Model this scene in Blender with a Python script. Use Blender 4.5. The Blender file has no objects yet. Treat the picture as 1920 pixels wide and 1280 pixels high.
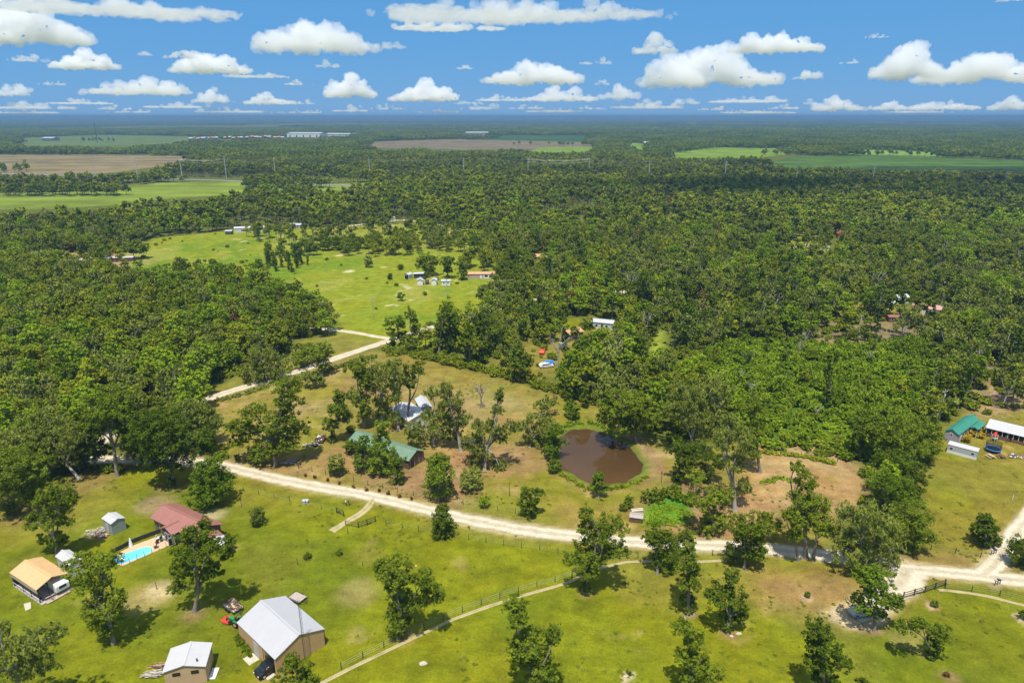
import bpy, math, random
import numpy as np
from mathutils import Vector, Matrix, noise as mnoise
D2R = math.radians
S = bpy.context.scene
COL = S.collection
# ------------------------------------------------------------------ camera, light, exposure
CAM_H = 80.0
PITCH = math.atan(422 / 1280)
cam = bpy.data.objects.new("Camera", bpy.data.cameras.new("Camera"))
COL.objects.link(cam); S.camera = cam
cam.location = (0, 0, CAM_H)
cam.rotation_euler = (math.pi / 2 - PITCH, 0, 0)
cam.data.sensor_width = 36; cam.data.lens = 24
cam.data.clip_start = 1; cam.data.clip_end = 200000
S.view_settings.view_transform = 'Standard'; S.view_settings.look = 'None'
S.view_settings.exposure = 0.2; S.view_settings.gamma = 1
SUN_EL, SUN_AZ = 71.0, 190.0          # azimuth clockwise from +Y: behind the camera, a little to its left
SD = Vector((math.sin(D2R(SUN_AZ)) * math.cos(D2R(SUN_EL)), math.cos(D2R(SUN_AZ)) * math.cos(D2R(SUN_EL)), math.sin(D2R(SUN_EL))))
sun = bpy.data.objects.new("Sun", bpy.data.lights.new("Sun", 'SUN'))
COL.objects.link(sun)
sun.data.energy = 5.0; sun.data.angle = D2R(0.53); sun.data.color = (1.0, 0.95, 0.86)
sun.rotation_euler = SD.to_track_quat('Z', 'Y').to_euler()
W = bpy.data.worlds.new("World"); S.world = W; W.use_nodes = True
nt = W.node_tree; bg = nt.nodes["Background"]
sky = nt.nodes.new("ShaderNodeTexSky"); sky.sky_type = 'NISHITA'; sky.sun_disc = False
sky.sun_elevation = D2R(SUN_EL); sky.sun_rotation = D2R(SUN_AZ)
sky.air_density = 1.0; sky.dust_density = 0.0; sky.ozone_density = 4.5; sky.altitude = 0
hsv = nt.nodes.new("ShaderNodeHueSaturation"); hsv.inputs['Saturation'].default_value = 1.3
mxs = nt.nodes.new("ShaderNodeMix"); mxs.data_type = 'RGBA'; mxs.inputs[0].default_value = .80; mxs.inputs[7].default_value = (1.75, 5.6, 11.6, 1)
nt.links.new(sky.outputs[0], hsv.inputs['Color']); nt.links.new(hsv.outputs[0], mxs.inputs[6]); 
# unseen white cloud patches added high overhead to whiten and lift the fill light
tcw = nt.nodes.new("ShaderNodeTexCoord"); spw = nt.nodes.new("ShaderNodeSeparateXYZ"); nt.links.new(tcw.outputs['Generated'], spw.inputs[0])
mw1 = nt.nodes.new("ShaderNodeMapRange"); mw1.interpolation_type = 'SMOOTHSTEP'; nt.links.new(spw.outputs[2], mw1.inputs[0]); mw1.inputs[1].default_value = .28; mw1.inputs[2].default_value = .55
nw1 = nt.nodes.new("ShaderNodeTexNoise"); nw1.inputs['Scale'].default_value = 4; nw1.inputs['Detail'].default_value = 5; nt.links.new(tcw.outputs['Generated'], nw1.inputs['Vector'])
mw2 = nt.nodes.new("ShaderNodeMapRange"); nt.links.new(nw1.outputs[0], mw2.inputs[0]); mw2.inputs[1].default_value = .44; mw2.inputs[2].default_value = .56
mw3 = nt.nodes.new("ShaderNodeMath"); mw3.operation = 'MULTIPLY'; nt.links.new(mw1.outputs[0], mw3.inputs[0]); nt.links.new(mw2.outputs[0], mw3.inputs[1])
mx3 = nt.nodes.new("ShaderNodeMix"); mx3.data_type = 'RGBA'; nt.links.new(mw3.outputs[0], mx3.inputs[0]); nt.links.new(mxs.outputs[2], mx3.inputs[6]); mx3.inputs[7].default_value = (10.5, 10.3, 10.0, 1)
nt.links.new(mx3.outputs[2], bg.inputs[0])
bg.inputs[1].default_value = 0.060
C = S.cycles
C.max_bounces = 14; C.diffuse_bounces = 3; C.glossy_bounces = 2; C.transmission_bounces = 3
C.volume_bounces = 14; C.transparent_max_bounces = 12; C.use_denoising = True
C.use_adaptive_sampling = True; C.adaptive_threshold = 0.02
C.caustics_reflective = False; C.caustics_refractive = False
S.render.use_persistent_data = False

# ------------------------------------------------------------------ photograph point -> place on the ground
Fv = np.array([0, math.cos(PITCH), -math.sin(PITCH)]); Uv = np.array([0, math.sin(PITCH), math.cos(PITCH)])
CAMP = np.array([0, 0, CAM_H])
def ray(px, py): return Fv + np.array([1., 0, 0]) * (px - 960) / 1280 + Uv * (640 - py) / 1280
def G(px, py, z=0.0):
    d = ray(px, py); t = (z - CAM_H) / d[2]; return CAMP + d * t
def V(px, py, y):
    d = ray(px, py); return CAMP + d * (y / d[1])
def depth(p): return float((np.array(p) - CAMP) @ Fv)
def project(x, y, z=0.0):
    dz = y * Fv[1] + (z - CAM_H) * Fv[2]; u = y * Uv[1] + (z - CAM_H) * Uv[2]
    return 960 + 1280 * x / dz, 640 - 1280 * u / dz

# ------------------------------------------------------------------ object helpers
def tag(o, label=None, cat=None, group=None, kind=None):
    if label: o['label'] = label
    if cat: o['category'] = cat
    if group: o['group'] = group
    if kind: o['kind'] = kind
    return o
def empty(name, loc, rz=0.0, label=None, cat=None, group=None):
    o = bpy.data.objects.new(name, None); COL.objects.link(o)
    o.empty_display_size = .3; o.location = loc; o.rotation_euler = (0, 0, rz)
    return tag(o, label, cat, group)
def link(name, me, parent=None):
    o = bpy.data.objects.new(name, me); COL.objects.link(o)
    if parent: o.parent = parent
    return o
def copy_tree(o, parent=None):
    c = o.copy(); COL.objects.link(c); c.parent = parent
    for ch in list(o.children): copy_tree(ch, c)
    return c
def np_mesh(name, co, quads, mats, midx=None, smooth=False):
    me = bpy.data.meshes.new(name); n = len(co); q = np.asarray(quads, np.int32); k = q.shape[1]
    me.vertices.add(n); me.vertices.foreach_set('co', np.asarray(co, np.float32).ravel())
    me.loops.add(q.size); me.loops.foreach_set('vertex_index', q.ravel())
    me.polygons.add(len(q)); me.polygons.foreach_set('loop_start', np.arange(0, q.size, k, dtype=np.int32))
    if midx is not None: me.polygons.foreach_set('material_index', np.asarray(midx, np.int32))
    me.polygons.foreach_set('use_smooth', np.full(len(q), smooth))
    for m in mats: me.materials.append(m)
    me.update(calc_edges=True)
    return me
class MB:
    def __init__(s): s.v = []; s.f = []; s.m = []
    def add(s, vs, fs, m=0):
        b = len(s.v); s.v += [tuple(map(float, v)) for v in vs]; s.f += [tuple(b + i for i in f) for f in fs]; s.m += [m] * len(fs)
    def box(s, c, d, rz=0.0, m=0, tilt=None):
        x, y, z = [a / 2 for a in d]; M = Matrix.Rotation(rz, 3, 'Z')
        if tilt: M = M @ Matrix.Rotation(tilt[1], 3, tilt[0])
        vs = [Vector(c) + M @ Vector((sx * x, sy * y, sz * z)) for sz in (-1, 1) for sy in (-1, 1) for sx in (-1, 1)]
        s.add(vs, [(0, 2, 3, 1), (4, 5, 7, 6), (0, 1, 5, 4), (2, 6, 7, 3), (0, 4, 6, 2), (1, 3, 7, 5)], m)
    def tube(s, pts, rads, n=8, m=0, cap=True):
        pts = [Vector(p) for p in pts]; b = len(s.v); prev = Vector((1, 0, 0))
        for i, p in enumerate(pts):
            t = (pts[min(i + 1, len(pts) - 1)] - pts[max(i - 1, 0)]).normalized()
            a = prev - t * prev.dot(t)
            if a.length < 1e-3: a = Vector((0, 1, 0)) - t * t.y
            a.normalize(); c = t.cross(a); prev = a
            for k in range(n):
                w = 2 * math.pi * k / n; s.v.append(tuple(p + (a * math.cos(w) + c * math.sin(w)) * rads[i]))
        for i in range(len(pts) - 1):
            for k in range(n):
                s.f.append((b + i * n + k, b + i * n + (k + 1) % n, b + (i + 1) * n + (k + 1) % n, b + (i + 1) * n + k)); s.m.append(m)
        if cap:
            s.f.append(tuple(b + k for k in reversed(range(n)))); s.m.append(m)
            s.f.append(tuple(b + (len(pts) - 1) * n + k for k in range(n))); s.m.append(m)
    def cyl(s, c, r, h, n=12, m=0, axis='Z', r2=None):
        a = {'X': Vector((1, 0, 0)), 'Y': Vector((0, 1, 0)), 'Z': Vector((0, 0, 1))}[axis]
        s.tube([Vector(c) - a * h / 2, Vector(c) + a * h / 2], [r, r if r2 is None else r2], n, m)
    def prism(s, poly, z0, z1, m=0):
        n = len(poly)
        s.add([(x, y, z0) for x, y in poly] + [(x, y, z1) for x, y in poly],
              [tuple(reversed(range(n))), tuple(range(n, 2 * n))] + [(i, (i + 1) % n, n + (i + 1) % n, n + i) for i in range(n)], m)
    def profile(s, pts, y0, y1, m=0):      # (x, z) outline swept along y
        n = len(pts)
        s.add([(x, y0, z) for x, z in pts] + [(x, y1, z) for x, z in pts],
              [tuple(range(n)), tuple(reversed(range(n, 2 * n)))] + [(i, n + i, n + (i + 1) % n, (i + 1) % n) for i in range(n)], m)
    def mesh(s, name, mats, smooth=False):
        me = bpy.data.meshes.new(name); me.from_pydata(s.v, [], s.f)
        if not isinstance(mats, (list, tuple)): mats = [mats]
        for q in mats: me.materials.append(q)
        me.polygons.foreach_set('material_index', s.m)
        me.polygons.foreach_set('use_smooth', [smooth] * len(s.f)); me.update()
        return me
    def build(s, name, mats, parent=None, smooth=False): return link(name, s.mesh(name, mats, smooth), parent)

# ------------------------------------------------------------------ materials
def new_mat(name):
    m = bpy.data.materials.new(name); m.use_nodes = True; t = m.node_tree; t.nodes.clear()
    out = t.nodes.new('ShaderNodeOutputMaterial'); return m, t, out
def node(t, kind, **kw):
    n = t.nodes.new(kind)
    for k, v in kw.items():
        if k in n.inputs: n.inputs[k].default_value = v
        else: setattr(n, k, v)
    return n
def noise(t, scale, detail=4, rough=.6, coord=None, dim='3D', vec=None):
    n = node(t, 'ShaderNodeTexNoise'); n.inputs['Scale'].default_value = scale
    n.inputs['Detail'].default_value = detail; n.inputs['Roughness'].default_value = rough
    if vec is None:
        tc = node(t, 'ShaderNodeTexCoord'); vec = tc.outputs[coord or 'Object']
    t.links.new(vec, n.inputs['Vector']); return n
def rampn(t, fac, stops):
    r = node(t, 'ShaderNodeValToRGB'); e = r.color_ramp.elements
    while len(e) > 1: e.remove(e[-1])
    e[0].position = stops[0][0]; e[0].color = (*stops[0][1], 1)
    for p, c in stops[1:]:
        q = e.new(p); q.color = (*c, 1)
    t.links.new(fac, r.inputs[0]); return r
def mapr(t, val, a, b, c, d):
    r = node(t, 'ShaderNodeMapRange'); t.links.new(val, r.inputs[0])
    for i, x in enumerate((a, b, c, d)): r.inputs[i + 1].default_value = x
    return r.outputs[0]
def math_(t, op, a, b):
    n = node(t, 'ShaderNodeMath', operation=op)
    for i, x in enumerate((a, b)):
        if hasattr(x, 'links'): t.links.new(x, n.inputs[i])
        else: n.inputs[i].default_value = x
    return n.outputs[0]
def mulc(t, col, fac):
    n = node(t, 'ShaderNodeVectorMath', operation='SCALE'); t.links.new(col, n.inputs[0]); t.links.new(fac, n.inputs['Scale']); return n.outputs[0]
def paint(name, c, rough=.6, var=.12, scale=3.0, metal=0.0, spec=.3, dirt=None, ribs=None):
    m, t, out = new_mat(name); b = node(t, 'ShaderNodeBsdfPrincipled'); t.links.new(b.outputs[0], out.inputs[0])
    n = noise(t, scale, 5, .65); lo = tuple(x * (1 - var) for x in c); hi = tuple(min(1, x * (1 + var)) for x in c)
    r = rampn(t, n.outputs[0], [(.3, lo), (.7, hi)]); src = r.outputs[0]
    if dirt:
        n2 = noise(t, .7, 6, .7); mx = node(t, 'ShaderNodeMix', data_type='RGBA'); t.links.new(mapr(t, n2.outputs[0], .5, .75, 0, .6), mx.inputs[0])
        t.links.new(src, mx.inputs[6]); mx.inputs[7].default_value = (*dirt, 1); src = mx.outputs[2]
    t.links.new(src, b.inputs['Base Color'])
    b.inputs['Roughness'].default_value = rough; b.inputs['Metallic'].default_value = metal; b.inputs['Specular IOR Level'].default_value = spec
    if ribs:
        tc = node(t, 'ShaderNodeTexCoord'); wv = node(t, 'ShaderNodeTexWave', bands_direction=ribs[0]); wv.inputs['Scale'].default_value = ribs[1]
        t.links.new(tc.outputs['Object'], wv.inputs['Vector']); bp = node(t, 'ShaderNodeBump'); bp.inputs['Strength'].default_value = ribs[2]; bp.inputs['Distance'].default_value = .05
        t.links.new(mulc(t, src, mapr(t, wv.outputs['Fac'], 0, 1, .80, 1.06)), b.inputs['Base Color']); t.links.new(wv.outputs['Fac'], bp.inputs['Height']); t.links.new(bp.outputs[0], b.inputs['Normal'])
    return m
def leaf(name, dark, lite, trans=.34, clump=.55):
    m, t, out = new_mat(name)
    oi = node(t, 'ShaderNodeObjectInfo'); ge = node(t, 'ShaderNodeNewGeometry')
    r1 = math_(t, 'MULTIPLY', oi.outputs['Random'], .55); r2 = math_(t, 'MULTIPLY', ge.outputs['Random Per Island'], .45)
    f = math_(t, 'ADD', r1, r2); r = rampn(t, f, [(.1, dark), (.9, lite)])
    n = noise(t, clump, 2, .5); v = mapr(t, n.outputs[0], .3, .7, .7, 1.3)
    c = mulc(t, r.outputs[0], v)
    d = node(t, 'ShaderNodeBsdfDiffuse'); tr = node(t, 'ShaderNodeBsdfTranslucent'); mx = node(t, 'ShaderNodeMixShader'); mx.inputs[0].default_value = trans
    t.links.new(c, d.inputs[0]); t.links.new(c, tr.inputs[0]); t.links.new(d.outputs[0], mx.inputs[1]); t.links.new(tr.outputs[0], mx.inputs[2]); t.links.new(mx.outputs[0], out.inputs[0])
    return m
L_GREEN = leaf('leaves_green', (.130, .172, .009), (.36, .385, .026))
L_DEEP = leaf('leaves_deep', (.080, .125, .009), (.22, .275, .020))
L_VINE = leaf('leaves_vine', (.068, .118, .009), (.20, .265, .020))
L_MOSS = leaf('leaves_moss', (.135, .168, .024), (.30, .335, .058))
L_NEAR = leaf('leaves_near', (.095, .142, .009), (.25, .305, .024))
L_NEARD = leaf('leaves_near_dark', (.072, .115, .009), (.195, .25, .021))
L_NEARB = leaf('leaves_near_bright', (.085, .145, .010), (.22, .30, .022))
L_PINE = leaf('needles', (.115, .155, .018), (.27, .305, .036))
L_BRIGHT = leaf('leaves_bright', (.125, .205, .010), (.32, .42, .022))
L_YELLOW = leaf('leaves_yellow', (.50, .36, .02), (.68, .50, .04))
L_RUST = leaf('leaves_rust', (.14, .07, .03), (.24, .13, .05))
L_FLOOR = leaf('undergrowth_leaves', (.12, .17, .010), (.32, .37, .026))
L_GRASS = leaf('grass_blades', (.115, .140, .012), (.25, .25, .025), .3); L_WEED = leaf('weed_blades', (.10, .14, .010), (.26, .24, .04), .3)
BARK = paint('bark', (.22, .19, .15), .95, .35, 2.0); BARKP = paint('pale_bark', (.36, .33, .29), .95, .25, 2.0)
MW = paint('white_metal', (.47, .465, .48), .65, .04, .4, ribs=('X', 3.2, .35)); MW2 = paint('white_roof', (.52, .51, .51), .75, .05, .5, ribs=('X', 2.4, .3))
MGR = paint('grey_metal', (.5, .51, .55), .4, .08, .5, dirt=(.4, .38, .36)); MTAN = paint('tan_roof', (.66, .42, .20), .5, .05, .6, ribs=('Y', 2.5, .25))
MTANW = paint('tan_wall', (.60, .37, .18), .7, .06, 1, ribs=('Z', 3, .2)); MTANW2 = paint('light_tan_wall', (.45, .37, .27), .7, .08, 1)
MRED = paint('red_roof', (.34, .145, .115), .5, .08, .6, ribs=('X', 3, .3)); MGREENR = paint('green_roof', (.165, .26, .175), .7, .08, .4, ribs=('X', 2, .3))
MTEAL = paint('teal_roof', (.05, .26, .18), .4, .1, .4, ribs=('X', 2, .3)); MWOOD = paint('weathered_wood', (.13, .09, .06), .9, .35, 2.5)
MWOODL = paint('light_wood', (.45, .34, .22), .85, .2, 3); MLAV = paint('lavender_siding', (.40, .36, .37), .8, .06, 2, ribs=('Z', 5, .3))
MWALLW = paint('white_siding', (.62, .62, .60), .7, .05, 2, ribs=('Z', 4, .2)); MGRW = paint('grey_green_wall', (.28, .32, .27), .7, .06, 1)
MBLK = paint('black_paint', (.012, .013, .015), .25, .1, 1, spec=.5); MGLASS = paint('dark_glass', (.02, .025, .03), .08, .1, 1, spec=.6)
MDARK = paint('dark_metal', (.05, .05, .05), .6, .2, 2); MTYRE = paint('tyre_rubber', (.02, .02, .02), .9, .1, 3); MRIM = paint('rim', (.5, .5, .52), .3, .05, 2)
MCONC = paint('concrete', (.52, .46, .36), .9, .12, 1.2, dirt=(.35, .28, .18)); MDECK = paint('pool_deck', (.60, .40, .24), .85, .08, 1.5)
MBRN = paint('brown_board', (.16, .09, .06), .9, .25, 2); MBRK = paint('brick_wall', (.20, .12, .09), .85, .2, 4); MGRNP = paint('green_paint', (.03, .25, .06), .4, .1, 2)
MREDP = paint('red_paint', (.62, .06, .03), .45, .15, 3); MBLUE = paint('blue_tarp', (.06, .22, .55), .6, .15, 2); MPINK = paint('pink_roof', (.50, .26, .22), .7, .12, .7)
MORG = paint('orange_roof', (.55, .30, .17), .7, .1, .7); MCHAR = paint('charcoal_roof', (.07, .075, .085), .7, .15, 1); MWOODG = paint('grey_plank', (.40, .34, .29), .9, .2, 3)
MRUST = paint('rusty_scrap', (.20, .09, .06), .8, .4, 3); MPLA = paint('white_plastic', (.75, .75, .74), .5, .04, 2); MGALV = paint('galvanised', (.48, .48, .48), .45, .1, 2)
MSILT = paint('black_fabric', (.045, .04, .04), .9, .3, 2)

# ------------------------------------------------------------------ ground
RNG = np.random.default_rng(7)
def fbm(x, y, scale, seed, oct=4):
    r = np.random.default_rng(seed); g = r.random((64, 64)); out = np.zeros_like(x, float); a = 1.; tot = 0
    for o in range(oct):
        u = x / scale * 2 ** o + 11.3 * o; w = y / scale * 2 ** o + 5.7 * o
        i = np.floor(u).astype(int); j = np.floor(w).astype(int); fu = u - i; fw = w - j
        fu = fu * fu * (3 - 2 * fu); fw = fw * fw * (3 - 2 * fw); i %= 64; j %= 64; i1 = (i + 1) % 64; j1 = (j + 1) % 64
        out += a * (g[i, j] * (1 - fu) * (1 - fw) + g[i1, j] * fu * (1 - fw) + g[i, j1] * (1 - fu) * fw + g[i1, j1] * fu * fw); tot += a; a *= .55
    return out / tot
def inpoly(x, y, P):
    P = np.asarray(P, float); r = np.zeros(x.shape, bool); n = len(P)
    for i in range(n):
        x0, y0 = P[i]; x1, y1 = P[(i + 1) % n]
        if y0 == y1: continue
        c = ((y0 > y) != (y1 > y)) & (x < (x1 - x0) * (y - y0) / (y1 - y0) + x0); r ^= c
    return r
def sdist(x, y, P, closed=True):
    P = np.asarray(P, float); d = np.full(x.shape, 1e9); n = len(P)
    for i in range(n if closed else n - 1):
        a = P[i]; b = P[(i + 1) % n]; ab = b - a; l = (ab @ ab) or 1e-9
        t = np.clip(((x - a[0]) * ab[0] + (y - a[1]) * ab[1]) / l, 0, 1)
        d = np.minimum(d, np.hypot(x - a[0] - t * ab[0], y - a[1] - t * ab[1]))
    if closed: d = np.where(inpoly(x, y, P), -d, d)
    return d
def gp(pts): return [tuple(G(a, b)[:2]) for a, b in pts]
def spline(pts, step=2.0):
    P = [np.array(p, float) for p in pts]; P = [2 * P[0] - P[1]] + P + [2 * P[-1] - P[-2]]; out = []
    for i in range(1, len(P) - 2):
        n = max(2, int(np.linalg.norm(P[i + 1] - P[i]) / step))
        for k in range(n):
            t = k / n; out.append(.5 * ((2 * P[i]) + (-P[i - 1] + P[i + 1]) * t + (2 * P[i - 1] - 5 * P[i] + 4 * P[i + 1] - P[i + 2]) * t * t + (-P[i - 1] + 3 * P[i] - 3 * P[i + 1] + P[i + 2]) * t ** 3))
    out.append(P[-2]); return np.array(out)

LAWN = (.150, .170, .007); LUSH = (.085, .118, .007); DRY = (.19, .165, .035); STRAW = (.36, .27, .125); EARTH = (.25, .15, .085); PAST = (.175, .215, .014)
SANDC = (.56, .46, .32); FLOOR = (.090, .110, .018); OLIVE = (.185, .165, .032); SHRUBC = (.06, .12, .012)
POND = gp([(1058, 812), (1075, 803), (1105, 802), (1125, 806), (1140, 814), (1165, 822), (1185, 838), (1198, 855), (1208, 876), (1203, 890), (1180, 900), (1150, 907), (1120, 910), (1095, 903), (1072, 888), (1052, 872), (1046, 856), (1052, 838)])
HOME = [(395, 752), (470, 727), (560, 700), (640, 674), (700, 656), (780, 668), (860, 690), (960, 716), (1060, 742), (1130, 765), (1250, 835), (1400, 828), (1500, 832), (1590, 850), (1625, 915), (1560, 1000), (1540, 1040), (1350, 1023), (1200, 1017), (1080, 1003), (950, 988), (800, 955), (700, 930), (560, 905), (410, 872), (380, 800)]
FRONT = [(-500, 905), (200, 888), (330, 872), (410, 872), (560, 905), (700, 930), (800, 955), (950, 988), (1080, 1003), (1200, 1017), (1350, 1023), (1550, 1040), (1690, 1060), (1850, 1080), (2300, 1130), (2600, 1700), (-1200, 1700)]
RIGHT = [(1738, 850), (1755, 812), (1800, 775), (1860, 768), (1960, 755), (2200, 790), (2200, 1100), (1700, 1056), (1715, 960)]
BROWNR = [(1840, 690), (1960, 690), (1990, 760), (1830, 780)]
PATCH = [(1395, 840), (1440, 828), (1520, 832), (1590, 850), (1615, 890), (1625, 930), (1590, 960), (1500, 975), (1400, 985), (1360, 1000), (1350, 960), (1400, 900)]
PAST1 = [(205, 522), (215, 485), (285, 447), (420, 434), (560, 428), (760, 418), (860, 425), (900, 440), (880, 470), (960, 508), (1010, 515), (1000, 560), (880, 620), (770, 662), (700, 640), (640, 625), (640, 605), (620, 600), (575, 575), (420, 535), (300, 545)]
YARDL = [(90, 512), (110, 475), (200, 468), (300, 488), (260, 503), (190, 512)]
TALLG = [(1500, 640), (1520, 598), (1600, 590), (1700, 600), (1740, 625), (1640, 645), (1560, 650)]
YARDR = [(1560, 600), (1590, 560), (1680, 570), (1760, 590), (1700, 606)]
LANE1 = [(1210, 720), (1212, 660), (1222, 625), (1245, 620), (1250, 660), (1262, 720)]
YARDM = [(900, 700), (960, 655), (1050, 615), (1110, 590), (1130, 610), (1110, 660), (1090, 690), (1010, 715)]
CLR1 = [(1465, 500), (1475, 455), (1490, 438), (1530, 442), (1560, 470), (1620, 480), (1580, 505), (1500, 510)]
CLR2 = [(1050, 640), (1050, 600), (1085, 592), (1100, 620)]
LANEN = [(740, 440), (790, 425), (840, 420), (900, 405), (960, 430), (930, 470), (870, 470), (800, 455)]
VEGE = [(1205, 985), (1205, 950), (1240, 925), (1290, 925), (1300, 950), (1290, 985)]
SHRUBZ = [(1240, 700), (1300, 670), (1360, 650), (1440, 640), (1500, 640), (1560, 650), (1640, 645), (1740, 640), (1760, 700), (1740, 780), (1730, 850), (1640, 870), (1590, 862), (1500, 845), (1420, 842), (1400, 840), (1380, 790), (1290, 740)]
MEADOWF = [(-200, 396), (-200, 366), (130, 361), (245, 348), (300, 343), (455, 339), (462, 352), (560, 353), (600, 346), (690, 343), (700, 350), (640, 358), (480, 362), (330, 372), (230, 383), (100, 393)]
BROWNF = [(-200, 330), (-200, 291), (180, 290), (362, 292), (345, 304), (235, 322), (130, 330)]
FARF = [(20, 270), (25, 259), (200, 253), (420, 257), (330, 269), (240, 274), (60, 274)]
PLOW = [(660, 276), (700, 266), (850, 261), (1115, 268), (1095, 281), (860, 281)]
DKG1 = [(905, 262), (940, 254), (1110, 255), (1110, 266)]
BR1 = [(985, 287), (1010, 277), (1128, 275), (1128, 286)]; BR2 = [(1160, 276), (1175, 268), (1228, 270), (1228, 284)]
BR3 = [(1235, 297), (1245, 288), (1340, 277), (1495, 279), (1470, 291), (1420, 297)]
DKG2 = [(1440, 312), (1450, 303), (1510, 291), (1700, 294), (2100, 306), (2100, 326), (1700, 322), (1520, 318)]
BR4 = [(1488, 270), (1500, 262), (1522, 263), (1520, 272)]; BR5 = [(1590, 290), (1600, 281), (1700, 283), (1785, 288), (1785, 294)]; BR6 = [(1830, 294), (1832, 276), (1850, 277), (1860, 294)]
FARFIELDS = [(MEADOWF, (.155, .20, .028), 'meadow'), (BROWNF, (.19, .15, .075), 'fallow_field'), (FARF, (.10, .14, .04), 'field'), (PLOW, (.155, .125, .075), 'ploughed_field'), (DKG1, (.04, .085, .025), 'crop_field'), (BR1, (.14, .21, .025), 'field'), (BR2, (.14, .21, .025), 'field'), (BR3, (.14, .21, .025), 'field'), (DKG2, (.065, .115, .022), 'crop_field'), (BR4, (.15, .26, .03), 'field'), (BR5, (.15, .24, .04), 'field'), (BR6, (.15, .25, .03), 'field')]
def rag(P, s, amp, seed):
    Q = []
    for i in range(len(P)):
        a, b_ = np.array(P[i]), np.array(P[(i + 1) % len(P)]); n = max(1, int(np.linalg.norm(b_ - a) / s)); Q += [a + (b_ - a) * k / n for k in range(n)]
    Q = np.array(Q); return [tuple(q) for q in Q + np.stack([fbm(Q[:, 0], Q[:, 1], 2.6, seed) - .5, fbm(Q[:, 0], Q[:, 1], 2.6, seed + 1) - .5], 1) * amp]
POND = rag(POND, .9, 3.2, 411)
ROADS = {  # name: (points in the photograph, width m, z, label)
 'gravel_road': ([(-700, 860), (-250, 872), (0, 868), (150, 862), (260, 862), (345, 864), (410, 872), (480, 888), (560, 906), (640, 920), (700, 931), (800, 955), (880, 974), (950, 988), (1020, 998), (1080, 1005), (1200, 1017), (1350, 1023), (1450, 1030), (1550, 1042), (1640, 1054), (1700, 1066), (1780, 1073), (1850, 1081), (1950, 1092), (2400, 1140)], 4.0, .05, 'pale sandy gravel road curving past the green barn and pond'),
 'side_road': ([(130, 862), (175, 838), (215, 812), (250, 792), (330, 768), (400, 744), (470, 722), (560, 696), (640, 668), (700, 648), (745, 634), (770, 626), (830, 606), (900, 588), (990, 565), (1080, 552), (1180, 547), (1330, 543)], 3.9, .07, 'pale gravel side road running up between the wood and the homestead'),
 'dirt_lane': ([(738, 636), (700, 630), (655, 622), (600, 616), (560, 612)], 3.0, .06, 'thin pale lane joining the side road beside the pasture'),
 'field_track': ([(1845, 1078), (1868, 1055), (1885, 1030), (1905, 1000), (1925, 975), (1990, 900)], 3.6, .06, 'pale gravel track climbing from the road past the lone tree'),
 'farm_driveway': ([(702, 932), (690, 950), (672, 965), (650, 978), (622, 996)], 1.9, .04, 'bare dirt driveway leading off the road through the dark board gate'),
 'entrance_driveway': ([(1700, 1064), (1695, 1085), (1676, 1100), (1655, 1118), (1625, 1145), (1600, 1156)], 5.4, .06, 'sandy driveway entrance between the board fence and the trees'),
 'boundary_strip': ([(560, 1302), (610, 1276), (720, 1222), (850, 1161), (960, 1122), (1060, 1093), (1110, 1070), (1160, 1056), (1200, 1052), (1300, 1053), (1370, 1049)], .75, .03, 'narrow pale strip of gravel under the wire fence across the lawn'),
 'verge_strip': ([(1760, 1106), (1780, 1107), (1850, 1117), (1920, 1134), (2000, 1150)], .8, .03, 'narrow pale strip under the wire fence beside the entrance'),
 'sandy_lane': ([(650, 424), (720, 416), (760, 413), (840, 424), (900, 421)], 3.5, .06, 'pale sandy lane past the far charcoal roofed house'),
 'far_gravel_bend': ([(1010, 420), (960, 412), (900, 408), (870, 412), (848, 440), (868, 446), (890, 450), (912, 458)], 6.0, .07, 'pale gravel bend shining between distant trees'),
 'wood_lane': ([(1500, 503), (1560, 510), (1620, 517), (1670, 521), (1740, 526), (1800, 533), (1870, 541), (1960, 546)], 5.5, .06, 'pale lane crossing the wood behind the pink roofed house'),
 'clearing_track': ([(1483, 470), (1500, 461), (1530, 456)], 3.5, .06, 'curved pale track in the bright clearing'),
 'highway': ([(-100, 322), (20, 326), (150, 330), (300, 335), (455, 340), (600, 346), (720, 350)], 12.0, .3, 'distant grey paved highway beyond the light green meadow'),
}
RGP = {k: spline([G(a, b)[:2] for a, b in v[0]], 3.0 if v[1] < 10 else 30.) for k, v in ROADS.items()}
def axis(segs):
    o = []
    for a, b, s in segs: o += list(np.arange(a, b, s))
    v = segs[-1][1]
    while v < 70000: o.append(v); v *= 1.045
    return np.array(o)
xp = axis([(0, 190, 1.0), (190, 520, 3.0)]); X1 = np.concatenate([-xp[:0:-1], xp]); Y1 = np.concatenate([[-400, -300, -200, -120, -60, -20, 10, 30, 50], axis([(60, 330, 1.0), (330, 760, 3.0)])])
gx, gy = np.meshgrid(X1, Y1); nx, ny = len(X1), len(Y1)
fx, fy = gx.ravel(), gy.ravel()
colr = np.tile(np.array(FLOOR), (fx.size, 1)); wob = (fbm(fx, fy, 14, 1) - .5) * 14; wob2 = (fbm(fx, fy, 4, 2) - .5) * 4
near = (fy > 20) & (fy < 1000) & (np.abs(fx) < 900); NI = np.nonzero(near)[0]; qx, qy, qw, qw2 = fx[NI], fy[NI], wob[NI], wob2[NI]
def layer(poly, c, soft=2.0, amt=1.0, w=1.0, px=True, line=False, hw=0):
    P = gp(poly) if px else poly
    d = sdist(qx, qy, P, not line) - hw + qw * w * .5 + qw2 * w * .5
    a = np.clip(.5 - d / (2 * soft), 0, 1) * amt
    colr[NI] = colr[NI] * (1 - a[:, None]) + np.array(c) * a[:, None]
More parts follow.
